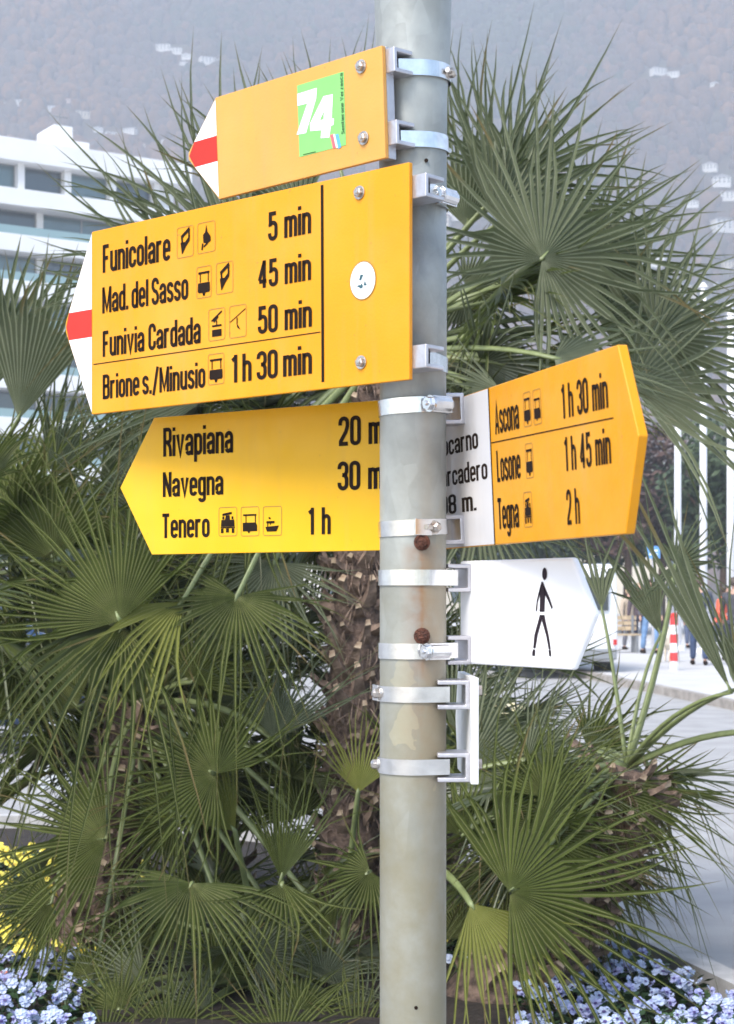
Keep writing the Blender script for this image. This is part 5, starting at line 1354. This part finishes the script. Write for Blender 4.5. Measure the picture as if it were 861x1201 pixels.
# ------------------------------------------------------------------ pansies
FR = random.Random(5)
M_PLAV = mat('pansy_lavender', (.34, .41, .62), .6, col2=(.54, .60, .72), scale=60)
M_PVIO = mat('pansy_violet', (.36, .38, .62), .6, var=.2, scale=60)
M_PYEL = mat('pansy_yellow', (.82, .70, .06), .6, col2=(.85, .78, .22), scale=60)
M_PEYE = mat('pansy_eye', (.05, .03, .14), .6); M_PEYY = mat('pansy_centre', (.55, .35, .02), .6)
M_PLEAF = mat('pansy_leaf', (.05, .10, .035), .55, col2=(.025, .055, .02), scale=30)
def pansy(ms):
    mb = MB(); 
    for k, (a, r, w) in enumerate(((60, .021, .019), (120, .021, .019), (180, .019, .017), (0, .019, .017), (270, .024, .024))):
        d = Vector((math.cos(rad(a)), math.sin(rad(a)), 0)); s = Vector((-d.y, d.x, 0)); z = .003 - .0009 * k
        pts = [d * .002 + Vector((0, 0, z))]
        for j in range(7):
            t = rad(-105 + 210 * j / 6); pts.append(d * (r * .55 + math.cos(t) * r * .55) + s * math.sin(t) * w * .62 + Vector((0, 0, z + .004 * math.sin(j * 2.1 + k))))
        mb.add(pts, [(0, j, j + 1) for j in range(1, 7)], 0)
    mb.add([(.007 * math.cos(k * 1.05), .007 * math.sin(k * 1.05) - .003, .0052) for k in range(6)], [tuple(range(6))], 1)
    me = mb.mesh('flower'); [me.materials.append(x) for x in ms]; me.polygons.foreach_set('material_index', mb.mi); return me
F_LAV = [pansy([M_PLAV, M_PEYE]), pansy([M_PLAV, M_PLAV]), pansy([M_PVIO, M_PEYE])]; F_YEL = [pansy([M_PYEL, M_PYEL]), pansy([M_PYEL, M_PEYY])]; F_RED = [pansy([mat('pansy_orange', (.65, .18, .06), .6), M_PEYE])]
def foliage_mesh(seed):
    rs = random.Random(seed); mb = MB()
    for _ in range(46):
        a = rs.uniform(0, 6.28); r = rs.uniform(.0, .085); c = Vector((math.cos(a) * r, math.sin(a) * r, rs.uniform(.015, .085)))
        d = Vector((math.cos(a + rs.gauss(0, .6)), math.sin(a + rs.gauss(0, .6)), rs.uniform(-.2, .8))).normalized() * rs.uniform(.025, .042); s = d.orthogonal().normalized() * rs.uniform(.008, .014)
        mb.add([c, c + d * .45 + s, c + d, c + d * .45 - s], [(0, 1, 2, 3)])
    for _ in range(6):
        a = rs.uniform(0, 6.28); mb.tube([(0, 0, -.02), (math.cos(a) * .04, math.sin(a) * .04, .09)], .002, 4)
    me = mb.mesh('foliage'); me.materials.append(M_PLEAF); return me
FOL = [foliage_mesh(k) for k in range(5)]
def in_bed(x, y):
    ins = False; pts = [(p.x, p.y) for p in bl]
    for i in range(len(pts)):
        (x1, y1), (x2, y2) = pts[i - 1], pts[i]
        if (y1 > y) != (y2 > y) and x < (x2 - x1) * (y - y1) / (y2 - y1) + x1: ins = not ins
    return ins
def plant(x, y, fl, label, group, nf):
    o = empty('pansy_plant', (x, y, .045), FR.uniform(0, 6.28), label, 'pansy', group)
    f = bpy.data.objects.new('foliage', FR.choice(FOL)); COL.objects.link(f); f.parent = o
    o.scale = (1.1, 1.1, .8)
    for _ in range(nf):
        a = FR.uniform(0, 6.28); r = FR.uniform(.0, .085)
        q = bpy.data.objects.new('flower', FR.choice(fl)); COL.objects.link(q); q.parent = o
        q.location = (math.cos(a) * r, math.sin(a) * r, FR.uniform(.085, .125))
        yaw = FR.gauss(-o.rotation_euler.z, 1.1); q.rotation_euler = (rad(FR.uniform(35, 80)), 0, yaw); k = FR.uniform(.62, 1.05); q.scale = (k, k, k)
stems = [P1.base, P2.base, P3.base, P4.base]
def bedfill(x0, x1, y0, y1, step, fl, label, group, nf, extra=None):
    y = y0
    while y < y1:
        x = x0 + FR.uniform(0, step)
        while x < x1:
            xx, yy = x + FR.uniform(-.04, .04), y + FR.uniform(-.04, .04)
            if in_bed(xx + .10, yy) and in_bed(xx, yy + .08) and all((Vector((xx, yy)) - Vector((s.x, s.y))).length > .24 for s in stems) and (extra is None or extra(xx, yy)):
                plant(xx, yy, fl, label, group, nf)
            x += step
        y += step
px_of = lambda x, y: 430.5 + x / y * FPX
bedfill(.42, 1.7, 5.3, 7.4, .155, F_LAV, 'pale lavender pansies crowded along the concrete edging at lower right', 'lavender pansies by the right edging', 8, lambda x, y: px_of(x, y) > 600)
bedfill(-1.6, -.85, 5.3, 6.6, .155, F_LAV, 'lavender and violet pansies in the lower left corner', 'lavender pansies at the lower left', 7, lambda x, y: -30 < px_of(x, y) < 95)
bedfill(-2.4, -.95, 6.65, 9.3, .165, F_YEL, 'bright yellow pansies massed behind the lavender ones at left', 'yellow pansies at the left', 8, lambda x, y: px_of(x, y) < 170 and px_of(x, y) > -60)
bedfill(.12, .62, 6.9, 8.3, .165, F_YEL, 'yellow pansies glimpsed just right of the post low down', 'yellow pansies behind the post', 8, lambda x, y: 505 < px_of(x, y) < 600)
bedfill(.30, .46, 6.3, 6.8, .155, F_LAV, 'lavender pansies glimpsed just right of the post foot', 'lavender pansies behind the post', 5)
x_, y_ = P(8, 1188, 6.15).x, 6.15
plant(x_, y_, F_RED, 'single orange red pansy among the lavender ones at lower left', None, 2)

# ------------------------------------------------------------------ haze
hz = MB(); hz.box(-1100, 1100, -70, 2800, -66, 1060)
ho = hz.build('haze', None); tag(ho, 'pale valley haze', kind='stuff')
hm = bpy.data.materials.new('haze_air'); hm.use_nodes = True; nt = hm.node_tree; nt.nodes.remove(nt.nodes['Principled BSDF'])
pv = N(nt, 'ShaderNodeVolumePrincipled'); pv.inputs['Color'].default_value = (.86, .915, 1.0, 1); pv.inputs['Density'].default_value = HAZE_DENSITY
pv.inputs['Anisotropy'].default_value = 0
nt.links.new(pv.outputs[0], nt.nodes['Material Output'].inputs['Volume'])
ho.data.materials.append(hm)
